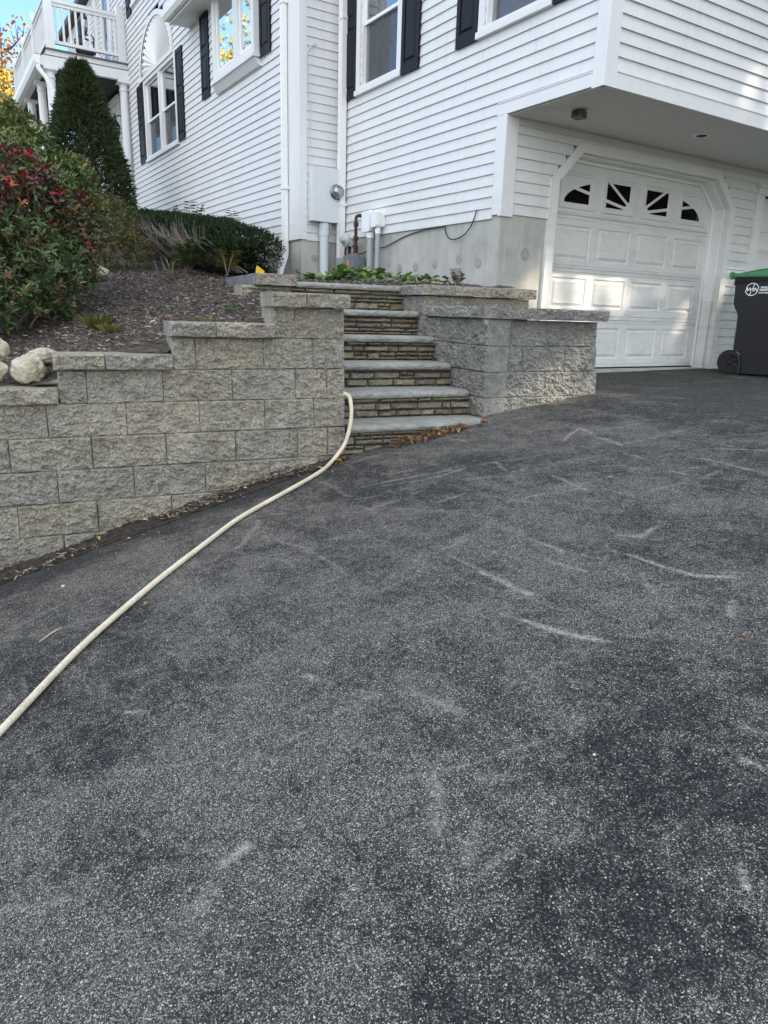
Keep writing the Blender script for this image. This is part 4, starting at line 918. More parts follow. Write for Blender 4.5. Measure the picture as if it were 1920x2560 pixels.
for (a, b, z0, z1, px, r, lab) in ((-2.42, -2.23, 1.53, 1.765, -2.30, .042, 'larger white utility box with thick grey conduit right of the gas meter'), (-2.205, -2.08, 1.57, 1.745, -2.13, .03, 'smaller white utility box with thin grey conduit beside the larger box')):
    t = thing('utility_box', (px, -.08, .9), lab, 'utility box', 'white utility boxes above the grey conduits')
    mb = MB(); rbox(mb, a, b, -.14, -.016, z0, z1, .025); rbox(mb, a-.01, b+.01, -.115, -.10, z0+.01, z1+.008, .025); mb.lathe((px, -.08, z0-.07), [(r*1.15, 0), (r*1.15, .05), (r*.9, .075)], 16); recalc(build('box', mb, VINYL, t))
    mb = MB(); mb.tube([(px, -.08, .85), (px, -.08, z0-.02)], r, 16); build('conduit', mb, PVCG, t)
mb = MB(); mb.tube([(-3.01, -.03, 1.19), (-2.7, -.03, 1.29), (-2.28, -.025, 1.341), (-2.05, -.02, 1.35), (-1.857, -.016, 1.393), (-1.65, -.012, 1.44), (-1.484, -.012, 1.462), (-1.2, -.02, 1.486), (-.86, -.022, 1.485), (-.85, -.025, 1.44), (-.80, -.03, 1.38), (-.744, -.03, 1.352), (-.66, -.03, 1.346), (-.594, -.03, 1.354), (-.498, -.03, 1.386), (-.408, -.03, 1.455), (-.36, -.03, 1.54), (-.342, -.024, 1.60)], .006, 6); tag(build('cable', mb, WIRE, loc=(-1.5, -.02, 1.4)), 'thin black cable drooping along the foundation top with a loose loop', 'cable')
mb = MB(); mb.tube([(-3.225, -.47, 3.62), (-3.222, -.475, 3.3), (-3.22, -.44, 3.0), (-3.215, -.455, 2.6), (-3.21, -.46, 2.34)], .006, 6); mb.tube([(-3.225, -.47, 3.62), (-3.21, -.42, 3.70), (-3.21, -.36, 3.72)], .007, 6); tag(build('cable', mb, WIREW, loc=(-3.22, -.46, 2.4)), 'thin white cable running down the narrow wall to the meter cabinet', 'cable')
# balcony chair
t = thing('metal_chair', (-12.7, -1.15, 5.46), 'black ornate metal chair on the balcony', 'chair')
mb = MB(); mb.lathe((-12.7, -1.15, 5.83), [(.2, 0), (.21, .01), (.2, .02)], 18); build('seat', mb, BLACK, t)
for a in (45, 135, 225, 315):
    mb = MB(); a = math.radians(a); mb.tube([(-12.7+.17*math.cos(a), -1.15+.17*math.sin(a), 5.83), (-12.7+.14*math.cos(a), -1.15+.14*math.sin(a), 5.65), (-12.7+.23*math.cos(a), -1.15+.23*math.sin(a), 5.462)], .014, 6); build('leg', mb, BLACK, t)
mb = MB(); mb.tube([(-12.85, -1.3, 5.84), (-12.88, -1.33, 6.1), (-12.82, -1.25, 6.16), (-12.7, -1.15, 6.18), (-12.6, -1.05, 6.16), (-12.55, -1.0, 6.1), (-12.55, -1.02, 5.84)], .016, 6); mb.tube([(-12.7+.09*math.cos(q), -1.15+.09*math.cos(q), 6.0+.1*math.sin(q)) for q in np.linspace(0, 2*math.pi, 14)], .013, 6); mb.tube([(-12.55, -1.0, 6.0), (-12.4, -1.25, 6.02), (-12.38, -1.3, 5.9), (-12.42, -1.28, 5.84)], .014, 6); build('backrest', mb, BLACK, t)

# ------------------------------------------------------------------ wheelie bin
BX, BY = .52, 3.05
bz = drive_z(.4, 3.3)+.004
bt = t = thing('wheelie_bin', (BX, BY, bz), 'black wheelie bin with green lid standing beside the garage door', 'bin')
prof = [(.238, .0), (.238, .13), (.205, .225), (.165, .255), (.135, .262), (.128, .62), (.12, .68), (.072, .765), (.06, .82), (.05, 1.0), (.035, 1.005), (.035, 1.075), (.80, 1.085), (.80, 1.02), (.78, 1.01), (.70, .04), (.68, .0)]
mb = MB()
def bx_(z, side): ins = .045*(1-z/1.08); return (BX-ins) if side else (.02+ins)
R1 = [mb.vert((bx_(z, 1)-(0 if z < 1.003 else -.012), BY+y, bz+z)) for y, z in prof]; R0 = [mb.vert((bx_(z, 0), BY+y, bz+z)) for y, z in prof]
mb.face(*R1); mb.face(*R0[::-1])
for k in range(len(prof)): mb.face(R1[k], R0[k], R0[(k+1) % len(prof)], R1[(k+1) % len(prof)])
o = recalc(build('body', mb, BINP, t)); bv_ = o.modifiers.new('b', 'BEVEL'); bv_.width = .012; bv_.segments = 2; bv_.limit_method = 'ANGLE'
mb = MB()
LP = [(.02, 1.08, 0), (.02, 1.105, .0), (.06, 1.115, 0), (.30, 1.17, 0), (.55, 1.19, 0), (.80, 1.16, 0), (.82, 1.09, 0)]
R1 = [mb.vert((BX+.015-(.03 if z > 1.14 else 0), BY+y, bz+z)) for y, z, q in LP]; R0 = [mb.vert((.0+(.03 if z > 1.14 else 0), BY+y, bz+z)) for y, z, q in LP]
mb.face(*R1); mb.face(*R0[::-1])
for k in range(len(LP)): mb.face(R1[k], R0[k], R0[(k+1) % len(LP)], R1[(k+1) % len(LP)])
mb.tube([(.0, BY+.0, bz+1.105), (BX-.01, BY+.0, bz+1.105)], .03, 14); mb.box((.10, BY-.0, bz+1.10), (.45, BY+.05, bz+1.125)); recalc(build('lid', mb, GREENLID, t))
for xw, s in ((BX-.045, 1), (.05, -1)):
    mb = MB(); wr = .128; cy, cz = BY+.105, bz+wr
    mb.lathe((xw-.03*s, cy, cz), [(wr*.72, 0), (wr*.97, .004), (wr, .014), (wr, .05), (wr*.97, .06), (wr*.76, .064), (wr*.72, .05)], 36, (s, 0, 0))
    wh = build('wheel', mb, RUBBER, t)
    mb = MB()
    mb.lathe((xw-.03*s, cy, cz), [(.02, .0), (.03, .05), (.026, .06), (.012, .066)], 16, (s, 0, 0))
    for k in range(6):
        a = k*math.pi/3+.2
        for da in (-.16, .16):
            p0 = Vector((xw+.02*s, cy+.02*math.cos(a), cz+.02*math.sin(a))); p1 = Vector((xw+.022*s, cy+wr*.76*math.cos(a+da), cz+wr*.76*math.sin(a+da))); mb.tube([p0, p1], .007, 5)
    mb.lathe((xw-.028*s, cy, cz), [(wr*.74, 0), (wr*.74, .02)], 24, (s, 0, 0)); build('rim', mb, BINP, wh)
mb = MB(); mb.tube([(.03, BY+.105, bz+.128), (BX-.05, BY+.105, bz+.128)], .012, 8); build('axle', mb, BLACK, t)
def text_mesh(s, size, loc, shear=.28, bold=.0, parent=None, name='lettering'):
    cu = D.curves.new('txt', 'FONT'); cu.body = s; cu.size = size; cu.shear = shear; cu.extrude = .0006; cu.offset = bold
    tmp = D.objects.new('txt', cu); COL.objects.link(tmp); bpy.context.view_layer.update()
    dg = bpy.context.evaluated_depsgraph_get(); me = D.meshes.new_from_object(tmp.evaluated_get(dg)); D.objects.remove(tmp)
    mb = MB(); 
    for v in me.vertices: mb.vert((loc[0]+v.co.z, loc[1]+v.co.x, loc[2]+v.co.y))
    for p in me.polygons: mb.face(*p.vertices)
    return build(name, mb, WHITEINK, parent)
lx = BX-.0015; ly, lz = BY+.225, bz+.945
mb = MB()
def ringarc(cy, cz, r0, r1, a0, a1, n=30):
    for k in range(n):
        p, q = math.radians(a0+(a1-a0)*k/n), math.radians(a0+(a1-a0)*(k+1)/n)
        mb.poly([(lx, cy+r0*math.cos(p), cz+r0*math.sin(p)), (lx, cy+r1*math.cos(p), cz+r1*math.sin(p)), (lx, cy+r1*math.cos(q), cz+r1*math.sin(q)), (lx, cy+r0*math.cos(q), cz+r0*math.sin(q))])
ringarc(ly+.004, lz+.004, .058, .066, 8, 195); ringarc(ly-.004, lz-.004, .058, .066, 188, 352)
for (y0_, z0_, y1_, z1_) in ((.006, .026, .016, .062), (-.022, -.060, -.010, -.026)): mb.poly([(lx, ly+y0_, lz+z0_), (lx, ly+y0_+.008, lz+z0_), (lx, ly+y1_+.008, lz+z1_), (lx, ly+y1_, lz+z1_)])
build('logo_ring', mb, WHITEINK, t)
text_mesh('WIN', .058, (lx, ly-.062, lz-.021), .3, .0012, t)
text_mesh('WASTE', .032, (lx, ly+.080, lz+.012), .3, .0012, t); text_mesh('INNOVATIONS', .032, (lx, ly+.074, lz-.016), .3, .0012, t)
text_mesh('WWW.WIN-WASTE.COM', .019, (lx, ly+.068, lz-.042), .3, .0008, t)

bt.rotation_euler = (0, 0, math.radians(-57))
# ------------------------------------------------------------------ hose, boulders, small things
HP = [FW(-.16, -.34, .028), FW(-.09, -.16, .03)]+[FW(*p) for p in [(0.018, 0.0, 0.025), (0.024, 0.04, -0.024), (0.023, 0.07, -0.096), (0.007, 0.09, -0.184), (-0.015, 0.095, -0.262), (-0.042, 0.09, -0.339), (-0.079, 0.085, -0.41)]]
GP = [(1.335, -2.54), (1.46, -2.69), (1.576, -2.914), (1.677, -3.125), (1.80, -3.382), (1.965, -3.586), (2.117, -3.771), (2.289, -3.987), (2.507, -4.228), (2.699, -4.434), (2.915, -4.616), (3.099, -4.77), (3.3, -4.95), (3.6, -5.2), (4.0, -5.5), (4.6, -5.8)]
hp = [Vector(p) for p in HP[:-1]]+[Vector((x, y, drive_z(x, y)+.017)) for x, y in GP]
def smooth_path(P, k=6):
    out = []
    for i in range(len(P)-1):
        p0, p1, p2, p3 = P[max(i-1, 0)], P[i], P[i+1], P[min(i+2, len(P)-1)]
        for j in range(k):
            q = j/k; out.append(.5*((2*p1)+(-p0+p2)*q+(2*p0-5*p1+4*p2-p3)*q*q+(-p0+3*p1-3*p2+p3)*q**3))
    return out+[P[-1]]
hs_ = smooth_path(hp)
for _ in range(10): hs_ = [hs_[0]]+[(hs_[i-1]+hs_[i]*2+hs_[i+1])/4 for i in range(1, len(hs_)-1)]+[hs_[-1]]
hs_ = [Vector((p.x, p.y, max(p.z, drive_z(p.x, p.y)+.017))) if i > 60 else p for i, p in enumerate(hs_)]
mb = MB(); mb.tube(hs_, .0140, 16); tag(build('hose', mb, HOSE, loc=(2.1, -3.8, -.7), smooth=True), 'long cream coloured hose lying across the driveway up to the steps', 'hose')
import bmesh
def boulder(loc, r, sc, seed, label):
    bm = bmesh.new(); bmesh.ops.create_icosphere(bm, subdivisions=5, radius=1)
    for v in bm.verts:
        d = v.co.normalized(); k = .95+.22*nz(d.x*1.1+seed, d.y*1.1, d.z*1.1, 3)+.035*nz(d.x*4, d.y*4+seed, d.z*4, 4)
        if seed == 3.3:
            for pn in ((.5, -.4, .75), (.8, .2, -.3), (.2, .9, .3), (.7, -.6, -.1)):
                pl_ = Vector(pn).normalized(); dd_ = d.dot(pl_)*k
                if dd_ > .88: k *= .88/dd_
        v.co = Vector((d.x*sc[0], d.y*sc[1], d.z*sc[2]))*k*r
    me = D.meshes.new('boulder'); bm.to_mesh(me); bm.free(); me.materials.append(BOULD); me.polygons.foreach_set('use_smooth', [True]*len(me.polygons))
    o = D.objects.new('boulder', me); COL.objects.link(o); o.location = loc; o['_o'] = tuple(loc)
    return tag(o, label, 'boulder', 'round boulders at the wall end')
def Wp(s, n, z): return tuple(FW(s, n, z))
boulder(Wp(-2.01, -.22, .185), .102, (1, 1.05, .93), 3.3, 'angular grey boulder on the lower cap beside the wall end')
boulder(Wp(-2.23, -.20, .17), .09, (1, 1.15, .92), 1.7, 'small rounded tan boulder on the lower cap at left edge')
boulder(Wp(-2.24, -.46, .28), .12, (.9, 1.1, .95), 5.1, 'tall rounded cream boulder behind the other boulders')
boulder(Wp(-1.93, -.48, .25), .08, (1, 1.2, .65), 8.2, 'half buried yellowish boulder behind the angular grey boulder')
boulder((-3.45, -3.10, .94), .13, (1, 1.3, .7), 2.4, 'pale rock half hidden under the shrubs in the mulch')
mb = MB(); x, y, z = -1.2, -2.05, .93
mb.hexa([(x, y, z-.12), (x+.03, y, z-.12), (x+.03, y+.10, z-.12), (x, y+.10, z-.12), (x, y+.03, z+.06), (x+.03, y+.03, z+.06), (x+.03, y+.10, z+.015), (x, y+.10, z+.015)]); tag(build('marker', mb, YELLOW, loc=(x, y, z-.12)), 'small yellow plastic marker sticking up behind the broken block', 'marker')
def stick(pts, r, lab, mat=TWIG):
    mb = MB(); mb.tube(pts, r, 6); tag(build('stick', mb, mat, loc=pts[0]), lab, 'stick')
stick([(2.44, -4.56, drive_z(2.44, -4.56)+.006), (2.40, -4.50, drive_z(2.4, -4.5)+.008), (2.385, -4.46, drive_z(2.385, -4.46)+.006)], [.004, .005, .003], 'short pale stick on the asphalt left of the hose', simple('pale_wood', (.35, .30, .23), .9, var=.3, scale=40))
stick([(.55, -2.75, .60), (.62, -2.62, .61), (.70, -2.50, .60), (.75, -2.44, .59)], [.005, .006, .005, .003], 'pale twig on the mulch against the upper wall blocks')
PEB = simple('pale_stone', (.5, .48, .44), .9, var=.2)
for (x, y, r, lab) in ((1.795, -4.366, .011, 'white pebble on the smooth asphalt near the left wall'), (4.537, -3.423, .005, 'small white pebble on the worn asphalt in the foreground right')):
    mb = MB(); z = drive_z(x, y); mb.lathe((x, y, z), [(r*.6, -.002), (r, r*.3), (r*.7, r*.8), (r*.2, r)], 9); tag(build('pebble', mb, PEB, loc=(x, y, z)), lab, 'pebble', 'loose white pebbles')

# ------------------------------------------------------------------ plants
rng = np.random.default_rng(11)
def unit(a): return a/np.maximum(np.linalg.norm(a, axis=1, keepdims=True), 1e-9)
def leaf_mesh(name, P, Dv, Nv, L, Wd, C, mat, parent=None, loc=None, fold=.18, droop=.15):
    n = len(P); Dv = unit(Dv); X = unit(np.cross(Dv, Nv)); Nv = np.cross(X, Dv); L = np.broadcast_to(L, (n,))[:, None]; Wd = np.broadcast_to(Wd, (n,))[:, None]
    f = fold*Wd; b = P; tt = P+Dv*L-Nv*L*droop; m1 = P+Dv*L*.33+Nv*L*.02; m2 = P+Dv*L*.7-Nv*L*droop*.4
    V = np.stack([b, m1-X*Wd*.46+Nv*f, m2-X*Wd*.40+Nv*f, tt, m2+X*Wd*.40+Nv*f, m1+X*Wd*.46+Nv*f], 1).reshape(-1, 3)
    i = (np.arange(n)*6)[:, None]; F4 = np.concatenate([i+np.array([[0, 5, 4, 3]]), i+np.array([[0, 3, 2, 1]])], 1).reshape(-1, 4)
    org = np.array(root_of(parent)['_o']) if parent is not None else np.array(loc)
    me = D.meshes.new(name); me.vertices.add(len(V)); me.vertices.foreach_set('co', (V-org).astype(np.float32).ravel())
    me.loops.add(F4.size); me.loops.foreach_set('vertex_index', F4.astype(np.int32).ravel()); me.polygons.add(len(F4))
    me.polygons.foreach_set('loop_start', np.arange(0, F4.size, 4, dtype=np.int32)); me.polygons.foreach_set('loop_total', np.full(len(F4), 4, dtype=np.int32))
    me.materials.append(mat); me.update(calc_edges=True); me.validate()
    ca = me.color_attributes.new('Col', 'FLOAT_COLOR', 'POINT'); CC = np.ones((n, 4)); CC[:, :3] = C
    ca.data.foreach_set('color', np.repeat(CC, 6, axis=0).astype(np.float32).ravel())
    o = D.objects.new(name, me); COL.objects.link(o)
    if parent is not None: o.parent = parent
    else: o.location = tuple(org); o['_o'] = tuple(org)
    return o
def pick(pal, n, var=.25, p=None):
    pal = np.array(pal); c = pal[rng.choice(len(pal), n, p=p)]; return c*(1-var+2*var*rng.random((n, 1)))
def rdir(n): return unit(rng.normal(size=(n, 3)))
def blob_points(blobs, n, shell=(.75, 1.02), lump=.16):
    """points near the surface of a union of ellipsoids (c, r)"""
    vol = np.array([b[1][0]*b[1][1]+b[1][1]*b[1][2]+b[1][0]*b[1][2] for b in blobs]); k = rng.choice(len(blobs), n*2, p=vol/vol.sum())
    c = np.array([b[0] for b in blobs])[k]; r = np.array([b[1] for b in blobs])[k]; d = rdir(n*2)
    d[:, 2] = np.where(d[:, 2] < -.55, -d[:, 2], d[:, 2])
    lum = np.array([noise.noise(Vector((q*2.3+kk*5).tolist())) for q, kk in zip(d, k)])
    q = shell[0]+(shell[1]-shell[0])*rng.random(n*2)**.6; q = q*(1+lump*lum); P = c+d*r*q[:, None]
    keep = np.ones(n*2, bool)
    for i, (cc, rr) in enumerate(blobs):
        ins = (((P-np.array(cc))/np.array(rr))**2).sum(1); keep &= ~((ins < .45) & (k != i))
    P, d, q = P[keep][:n], d[keep][:n], q[keep][:n]; return P, unit(d*1.0), q
def stems(mb, base, tips, r0=.012, n=12):
    for tpt in tips:
        b = Vector(base)+Vector((rng.normal()*.08, rng.normal()*.08, 0)); e = Vector(tpt); m_ = b.lerp(e, .5)+Vector((rng.normal()*.06, rng.normal()*.06, .08))
        mb.tube(smooth_path([b, m_, e], 4), [r0*(1-.8*i/8) for i in range(9)], 5)
def rosette_bush(name, blobs, n, L, Wd, pal, label, cat, base, whorl=7, group=None, p=None, stemn=24, tilt=.38, inner=True):
    t = thing(name, base, label, cat, group)
    P, d, q = blob_points(blobs, n); ax = unit(d*.8+np.array([0, 0, .75])+.35*rng.normal(size=d.shape))
    a = unit(np.cross(ax, rng.normal(size=ax.shape))); b2 = np.cross(ax, a); PP = []; DD = []; NN = []; CC = []; LL = []
    shoot = pick(pal, len(P), .22, p)
    for k in range(whorl):
        th = 2*math.pi*k/whorl+rng.random(len(P))*1.1; rad = a*np.cos(th)[:, None]+b2*np.sin(th)[:, None]; tl = tilt-.25+1.5*rng.random(len(P))
        PP.append(P+rad*.006-ax*(.055*rng.random((len(P), 1)))); DD.append(rad+ax*tl[:, None]); NN.append(ax+.15*rng.normal(size=ax.shape)); CC.append(shoot*(.85+.3*rng.random((len(P), 1)))); LL.append(L*(.55+.6*rng.random(len(P))))
    LL = np.concatenate(LL); PP = np.concatenate(PP)
    if inner:
        m = n*3; Pi, di, _ = blob_points(blobs, m, (.35, .85)); PP = np.concatenate([PP, Pi]); DD.append(di+.8*rng.normal(size=di.shape)); NN.append(rdir(len(Pi))); CC.append(pick(pal, len(Pi), .2, p)); LL = np.concatenate([LL, np.full(len(Pi), L)])
    leaf_mesh('foliage', PP, np.concatenate(DD), np.concatenate(NN), LL, LL*(Wd/L), np.concatenate(CC), LEAF, t)
    mb = MB(); stems(mb, base, P[:stemn]*.9+np.array(base)*.1); build('stem', mb, TWIG, t); return t
GRN = [(.075, .125, .038), (.10, .155, .05), (.055, .10, .036), (.13, .165, .055), (.08, .125, .05), (.085, .12, .04), (.13, .08, .04)]
GRNB = [(.10, .155, .045), (.13, .18, .05), (.07, .12, .04), (.17, .20, .06), (.12, .15, .05), (.18, .13, .045)]
REDS = [(.36, .03, .03), (.22, .025, .03), (.09, .03, .035), (.06, .032, .036), (.36, .10, .04), (.10, .09, .04), (.08, .12, .04)]
rosette_bush('rhododendron', [((-1.35, -4.25, .78), (.66, .62, .58)), ((-1.0, -4.55, .60), (.5, .45, .40)), ((-1.75, -3.75, .92), (.45, .40, .38)), ((-1.6, -4.7, .95), (.6, .6, .6))], 1500, .072, .024, GRN, 'low dark green rhododendron spreading over the mulch at the left edge', 'shrub', (-1.3, -4.3, .25))
rosette_bush('rhododendron', [((-2.75, -4.05, 1.75), (.75, .62, .68)), ((-2.3, -3.55, 1.45), (.50, .42, .50)), ((-3.3, -4.4, 1.8), (.8, .7, .7))], 1700, .070, .024, GRNB, 'tall bright green rhododendron in front of the porch columns', 'shrub', (-2.7, -4.0, .5))
rosette_bush('red_leaf_shrub', [((-1.70, -4.05, 1.35), (.66, .50, .50)), ((-1.30, -4.45, 1.40), (.48, .44, .44)), ((-1.80, -3.60, 1.22), (.42, .32, .38))], 640, .058, .028, REDS, 'shrub with red and purple autumn leaves among green rhododendrons', 'shrub', (-1.75, -4.1, .4), whorl=5, p=[.07, .08, .11, .12, .05, .25, .32])
rosette_bush('small_leaf_shrub', [((-4.95, -2.65, 1.50), (.62, .50, .52)), ((-4.5, -2.5, 1.2), (.45, .38, .35))], 900, .040, .017, [(.14, .125, .035), (.10, .11, .035), (.16, .12, .04), (.075, .10, .035), (.11, .08, .03)], 'olive brown small leaved shrub between rhododendron and hedge', 'shrub', (-4.9, -2.6, .98), whorl=5)
# spruce
t = thing('dwarf_spruce', (-8.75, -1.95, 1.55), 'dark green cone shaped dwarf spruce in front of the porch', 'tree')
n = 15000; h = rng.random(n)**.8; H0, H1 = 1.75, 4.55
def spr_r(h): return .86*(1-h)**.68*(1-.25*np.exp(-h*9))+.03
ph = rng.random(n)*2*math.pi; lum = np.array([noise.noise(Vector((math.cos(a)*2.2, math.sin(a)*2.2, hh*7))) for a, hh in zip(ph, h)])
rr = spr_r(h)*(1+.14*lum)*(.62+.40*rng.random(n)**.45)
P = np.stack([-8.82-.1*h+rr*np.cos(ph), -2.05+rr*np.sin(ph), H0+(H1-H0)*h], 1)
d = np.stack([np.cos(ph), np.sin(ph), .35+.5*rng.normal(size=n)], 1)+.45*rng.normal(size=(n, 3))
leaf_mesh('foliage', P, d, rdir(n), .10+.07*rng.random(n), .016, pick([(.055, .082, .034), (.07, .10, .04), (.042, .065, .03), (.09, .115, .045)], n), NEEDLE, t, fold=.3, droop=.22)
mb = MB(); mb.tube([(-8.75, -1.95, 1.5), (-8.78, -1.95, 3), (-8.85, -1.95, 4.4)], [.06, .045, .01], 8)
for k in range(90):
    hh = .05+.85*rng.random(); a = rng.random()*6.28; R0_ = float(spr_r(np.array([hh]))[0]); z = H0+(H1-H0)*hh; mb.tube([(-8.77, -1.95, z-.05), (-8.77+R0_*.85*math.cos(a), -1.95+R0_*.85*math.sin(a), z)], [.012, .004], 4)
build('trunk', mb, BARK, t)
# yew hedge
HT_ = 1
t = thing('yew_hedge', (-5.6, -1.5, 1.0), 'clipped dark green yew hedge with bare grey twigs showing in front', 'hedge')
n = 26000; u = rng.random(n)
x = -8.9+6.0*u
def hedge_top(x): return np.interp(x, [-8.9, -8.2, -6.5, -5.0, -4.0, -3.3, -3.0, -2.85], [1.95, 2.10, 1.98, 1.82, 1.68, 1.52, 1.38, 1.15])
def hedge_bot(x): return np.interp(x, [-8.9, -5, -2.85], [1.45, 1.08, .98])
zt, zb = hedge_top(x), hedge_bot(x); hh = rng.random(n)**.55
edge = np.sqrt(np.clip(1-((x+2.75)/.55+1)**2, 0, 1)); edge = np.where(x < -3.3, 1, np.maximum(edge, .15))
wv = .58*np.sqrt(np.clip(1-(np.clip(hh-.55, 0, 1)/.47)**2, 0, 1))*edge*(.75+.25*np.clip(hh/.4, 0, 1))
side = rng.choice([-1, 1, 0], n, p=[.55, .1, .35]); yy = np.where(side == 0, (rng.random(n)*2-1)*wv, side*wv*(.72+.3*rng.random(n)))
zz = np.where(side == 0, zt-.05*rng.random(n)**2-.16*(np.abs(yy)/.6)**3, zb+(zt-zb)*hh)
lum = np.array([noise.noise(Vector((a*2.6, b*2.6, c*4))) for a, b, c in zip(x, yy, zz)])
yc = -1.45+.08*np.sin(x*1.3); P = np.stack([x, yc+yy*(1+.12*lum), zz+.05*lum], 1)
low = (side == -1) & (x > -7.4) & (hh < .56+.22*lum); keep = ~(low & (rng.random(n) < .93)); P = P[keep]; nk = len(P); topm = (side == 0)[keep]
d = np.stack([.5*rng.normal(size=nk), np.where(topm, 0, -.7*np.ones(nk)), np.where(topm, .9, .5)], 1)+.5*rng.normal(size=(nk, 3))
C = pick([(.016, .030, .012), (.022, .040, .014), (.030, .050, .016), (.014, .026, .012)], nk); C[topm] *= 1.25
leaf_mesh('foliage', P, d, rdir(nk), .05+.04*rng.random(nk), .013, C, NEEDLE, t, fold=.2, droop=.1)
m = 9000; x2 = -8.7+5.5*rng.random(m); P = np.stack([x2, -1.35+.35*(rng.random(m)*2-1), hedge_bot(x2)+(hedge_top(x2)-hedge_bot(x2)-.1)*rng.random(m)], 1)
leaf_mesh('inner_foliage', P, rdir(m), rdir(m), .09, .03, pick([(.014, .024, .010), (.02, .03, .012)], m), NEEDLE, t)
mb = MB()
for k in range(150):
    bx = -7.0+3.9*rng.random(); bz_ = float(hedge_bot(bx))+.02; L = .35+.45*rng.random(); y0_ = -1.75+.2*rng.random(); dx = (.25+.5*rng.random())*rng.choice([-1, 1], p=[.75, .25])
    p0 = Vector((bx, y0_+.25, bz_)); p1 = Vector((bx+dx*L*.5, y0_-.10, bz_+L*.45)); p2 = Vector((bx+dx*L*1.1+.05*rng.normal(), y0_-.20-.08*rng.random(), min(bz_+L, float(hedge_top(bx))-.12))); p2.y -= .16; p1.y -= .10
    mb.tube(smooth_path([p0, p1, p2], 4), [.011*(1-.75*i/8) for i in range(9)], 5)
    for q in range(2): s_pt = p1.lerp(p2, .2+.6*rng.random()); mb.tube([s_pt, s_pt+Vector((dx*.15+.05*rng.normal(), -.04, .12+.06*rng.random()))], [.004, .002], 4)
build('branch', mb, TWIG, t)
# weeds
def broad_weed(loc, r, n, L, label, pal, h=.16, nm='leafy_weed', group='green weeds in the planting beds', ww=.8):
    t = thing(nm, loc, label, 'weed', group); a = rng.random(n)*6.28; q = rng.random(n)**.6*r; z = h*(1-.5*(q/r)**2)*(.5+.5*rng.random(n))
    P = np.stack([loc[0]+q*np.cos(a), loc[1]+q*np.sin(a), loc[2]+z], 1); d = np.stack([np.cos(a), np.sin(a), .25*rng.normal(size=n)+.15], 1)+.5*rng.normal(size=(n, 3))*[1, 1, .3]
    leaf_mesh('leaf', P, d, np.array([0, 0, 1.])+.35*rng.normal(size=(n, 3)), L*(.6+.6*rng.random(n)), L*ww*(.6+.6*rng.random(n)), pick(pal, n), LEAF, t, fold=.12)
    mb = MB()
    for k in range(min(n, 30)): mb.tube([(loc[0]+rng.normal()*.02, loc[1]+rng.normal()*.02, loc[2]-.02), tuple(P[k])], [.004, .002], 4)
    build('stem', mb, simple('green_stem', (.08, .12, .04), .7), t)
BG = [(.10, .17, .035), (.13, .22, .045), (.08, .14, .035), (.15, .22, .06)]
broad_weed((-2.45, -.62, .88), .26, 44, .13, 'large clump of broad green leaves in front of the gas meter', BG, .13)
broad_weed((-1.85, -.55, .92), .30, 70, .14, 'taller heap of broad green leaves below the grey conduits', BG, .15)
broad_weed((-1.3, -.45, .90), .32, 60, .08, 'low patch of small green leaves along the foundation', BG, .10)
broad_weed((-.55, -.55, .85), .24, 34, .10, 'bright green leaves spilling over the planter cap', [(.16, .24, .06), (.12, .2, .05)], .11)
broad_weed((-.12, -.42, .85), .10, 16, .06, 'small dark green weed beside the foundation corner', GRN, .12)
broad_weed((-2.9, -.72, .93), .14, 18, .06, 'small green weed near the pale grey conduit', BG, .14)
def sprig(loc, h, n, label, pal, L=.10, lean=(0, 0)):
    t = thing('weed_sprig', loc, label, 'weed', 'green weeds in the planting beds'); PP = []; DD = []
    mb = MB()
    for k in range(n):
        a = rng.random()*6.28; tip = Vector(loc)+Vector((h*.35*math.cos(a)+lean[0], h*.35*math.sin(a)+lean[1], h*(.7+.3*rng.random()))); mb.tube([loc, Vector(loc).lerp(tip, .5)+Vector((0, 0, .04)), tip], [.006, .004, .002], 5)
        for q in np.linspace(.35, 1, 9):
            p = Vector(loc).lerp(tip, q)
            for s in (-1, 1): PP.append(tuple(p)); DD.append((math.cos(a+s*1.3), math.sin(a+s*1.3), .25))
    build('stem', mb, simple('weed_stem', (.10, .12, .05), .7), t); PP = np.array(PP); DD = np.array(DD)
    leaf_mesh('leaf', PP, DD, np.array([0, 0, 1.])+.2*rng.normal(size=PP.shape), L*(.7+.5*rng.random(len(PP))), L*.28, pick(pal, len(PP)), LEAF, t)
sprig((-3.35, -2.05, .97), .34, 6, 'feathery green sapling in front of the hedge base', [(.09, .13, .03), (.06, .10, .03)], .13)
sprig((-2.75, -1.75, .95), .30, 4, 'yellowish weed at the right end of the hedge', [(.13, .14, .04), (.20, .12, .03), (.08, .12, .035)], .12)
sprig((-5.35, -1.35, 1.55), .52, 4, 'pale green sprig poking above the hedge top', [(.10, .15, .06), (.08, .12, .05)], .12)
sprig((-3.85, -1.3, 1.45), .34, 3, 'thin green sprig above the right part of the hedge', [(.10, .15, .06)], .09)
sprig((.02, -.50, .85), .15, 4, 'reddish green weed by the corner of the foundation', [(.16, .14, .06), (.10, .13, .05), (.20, .10, .05)], .05)
sprig((-2.95, -2.35, .93), .22, 4, 'yellow green seedlings between shrub and hedge', [(.13, .14, .05), (.09, .11, .04)], .08)
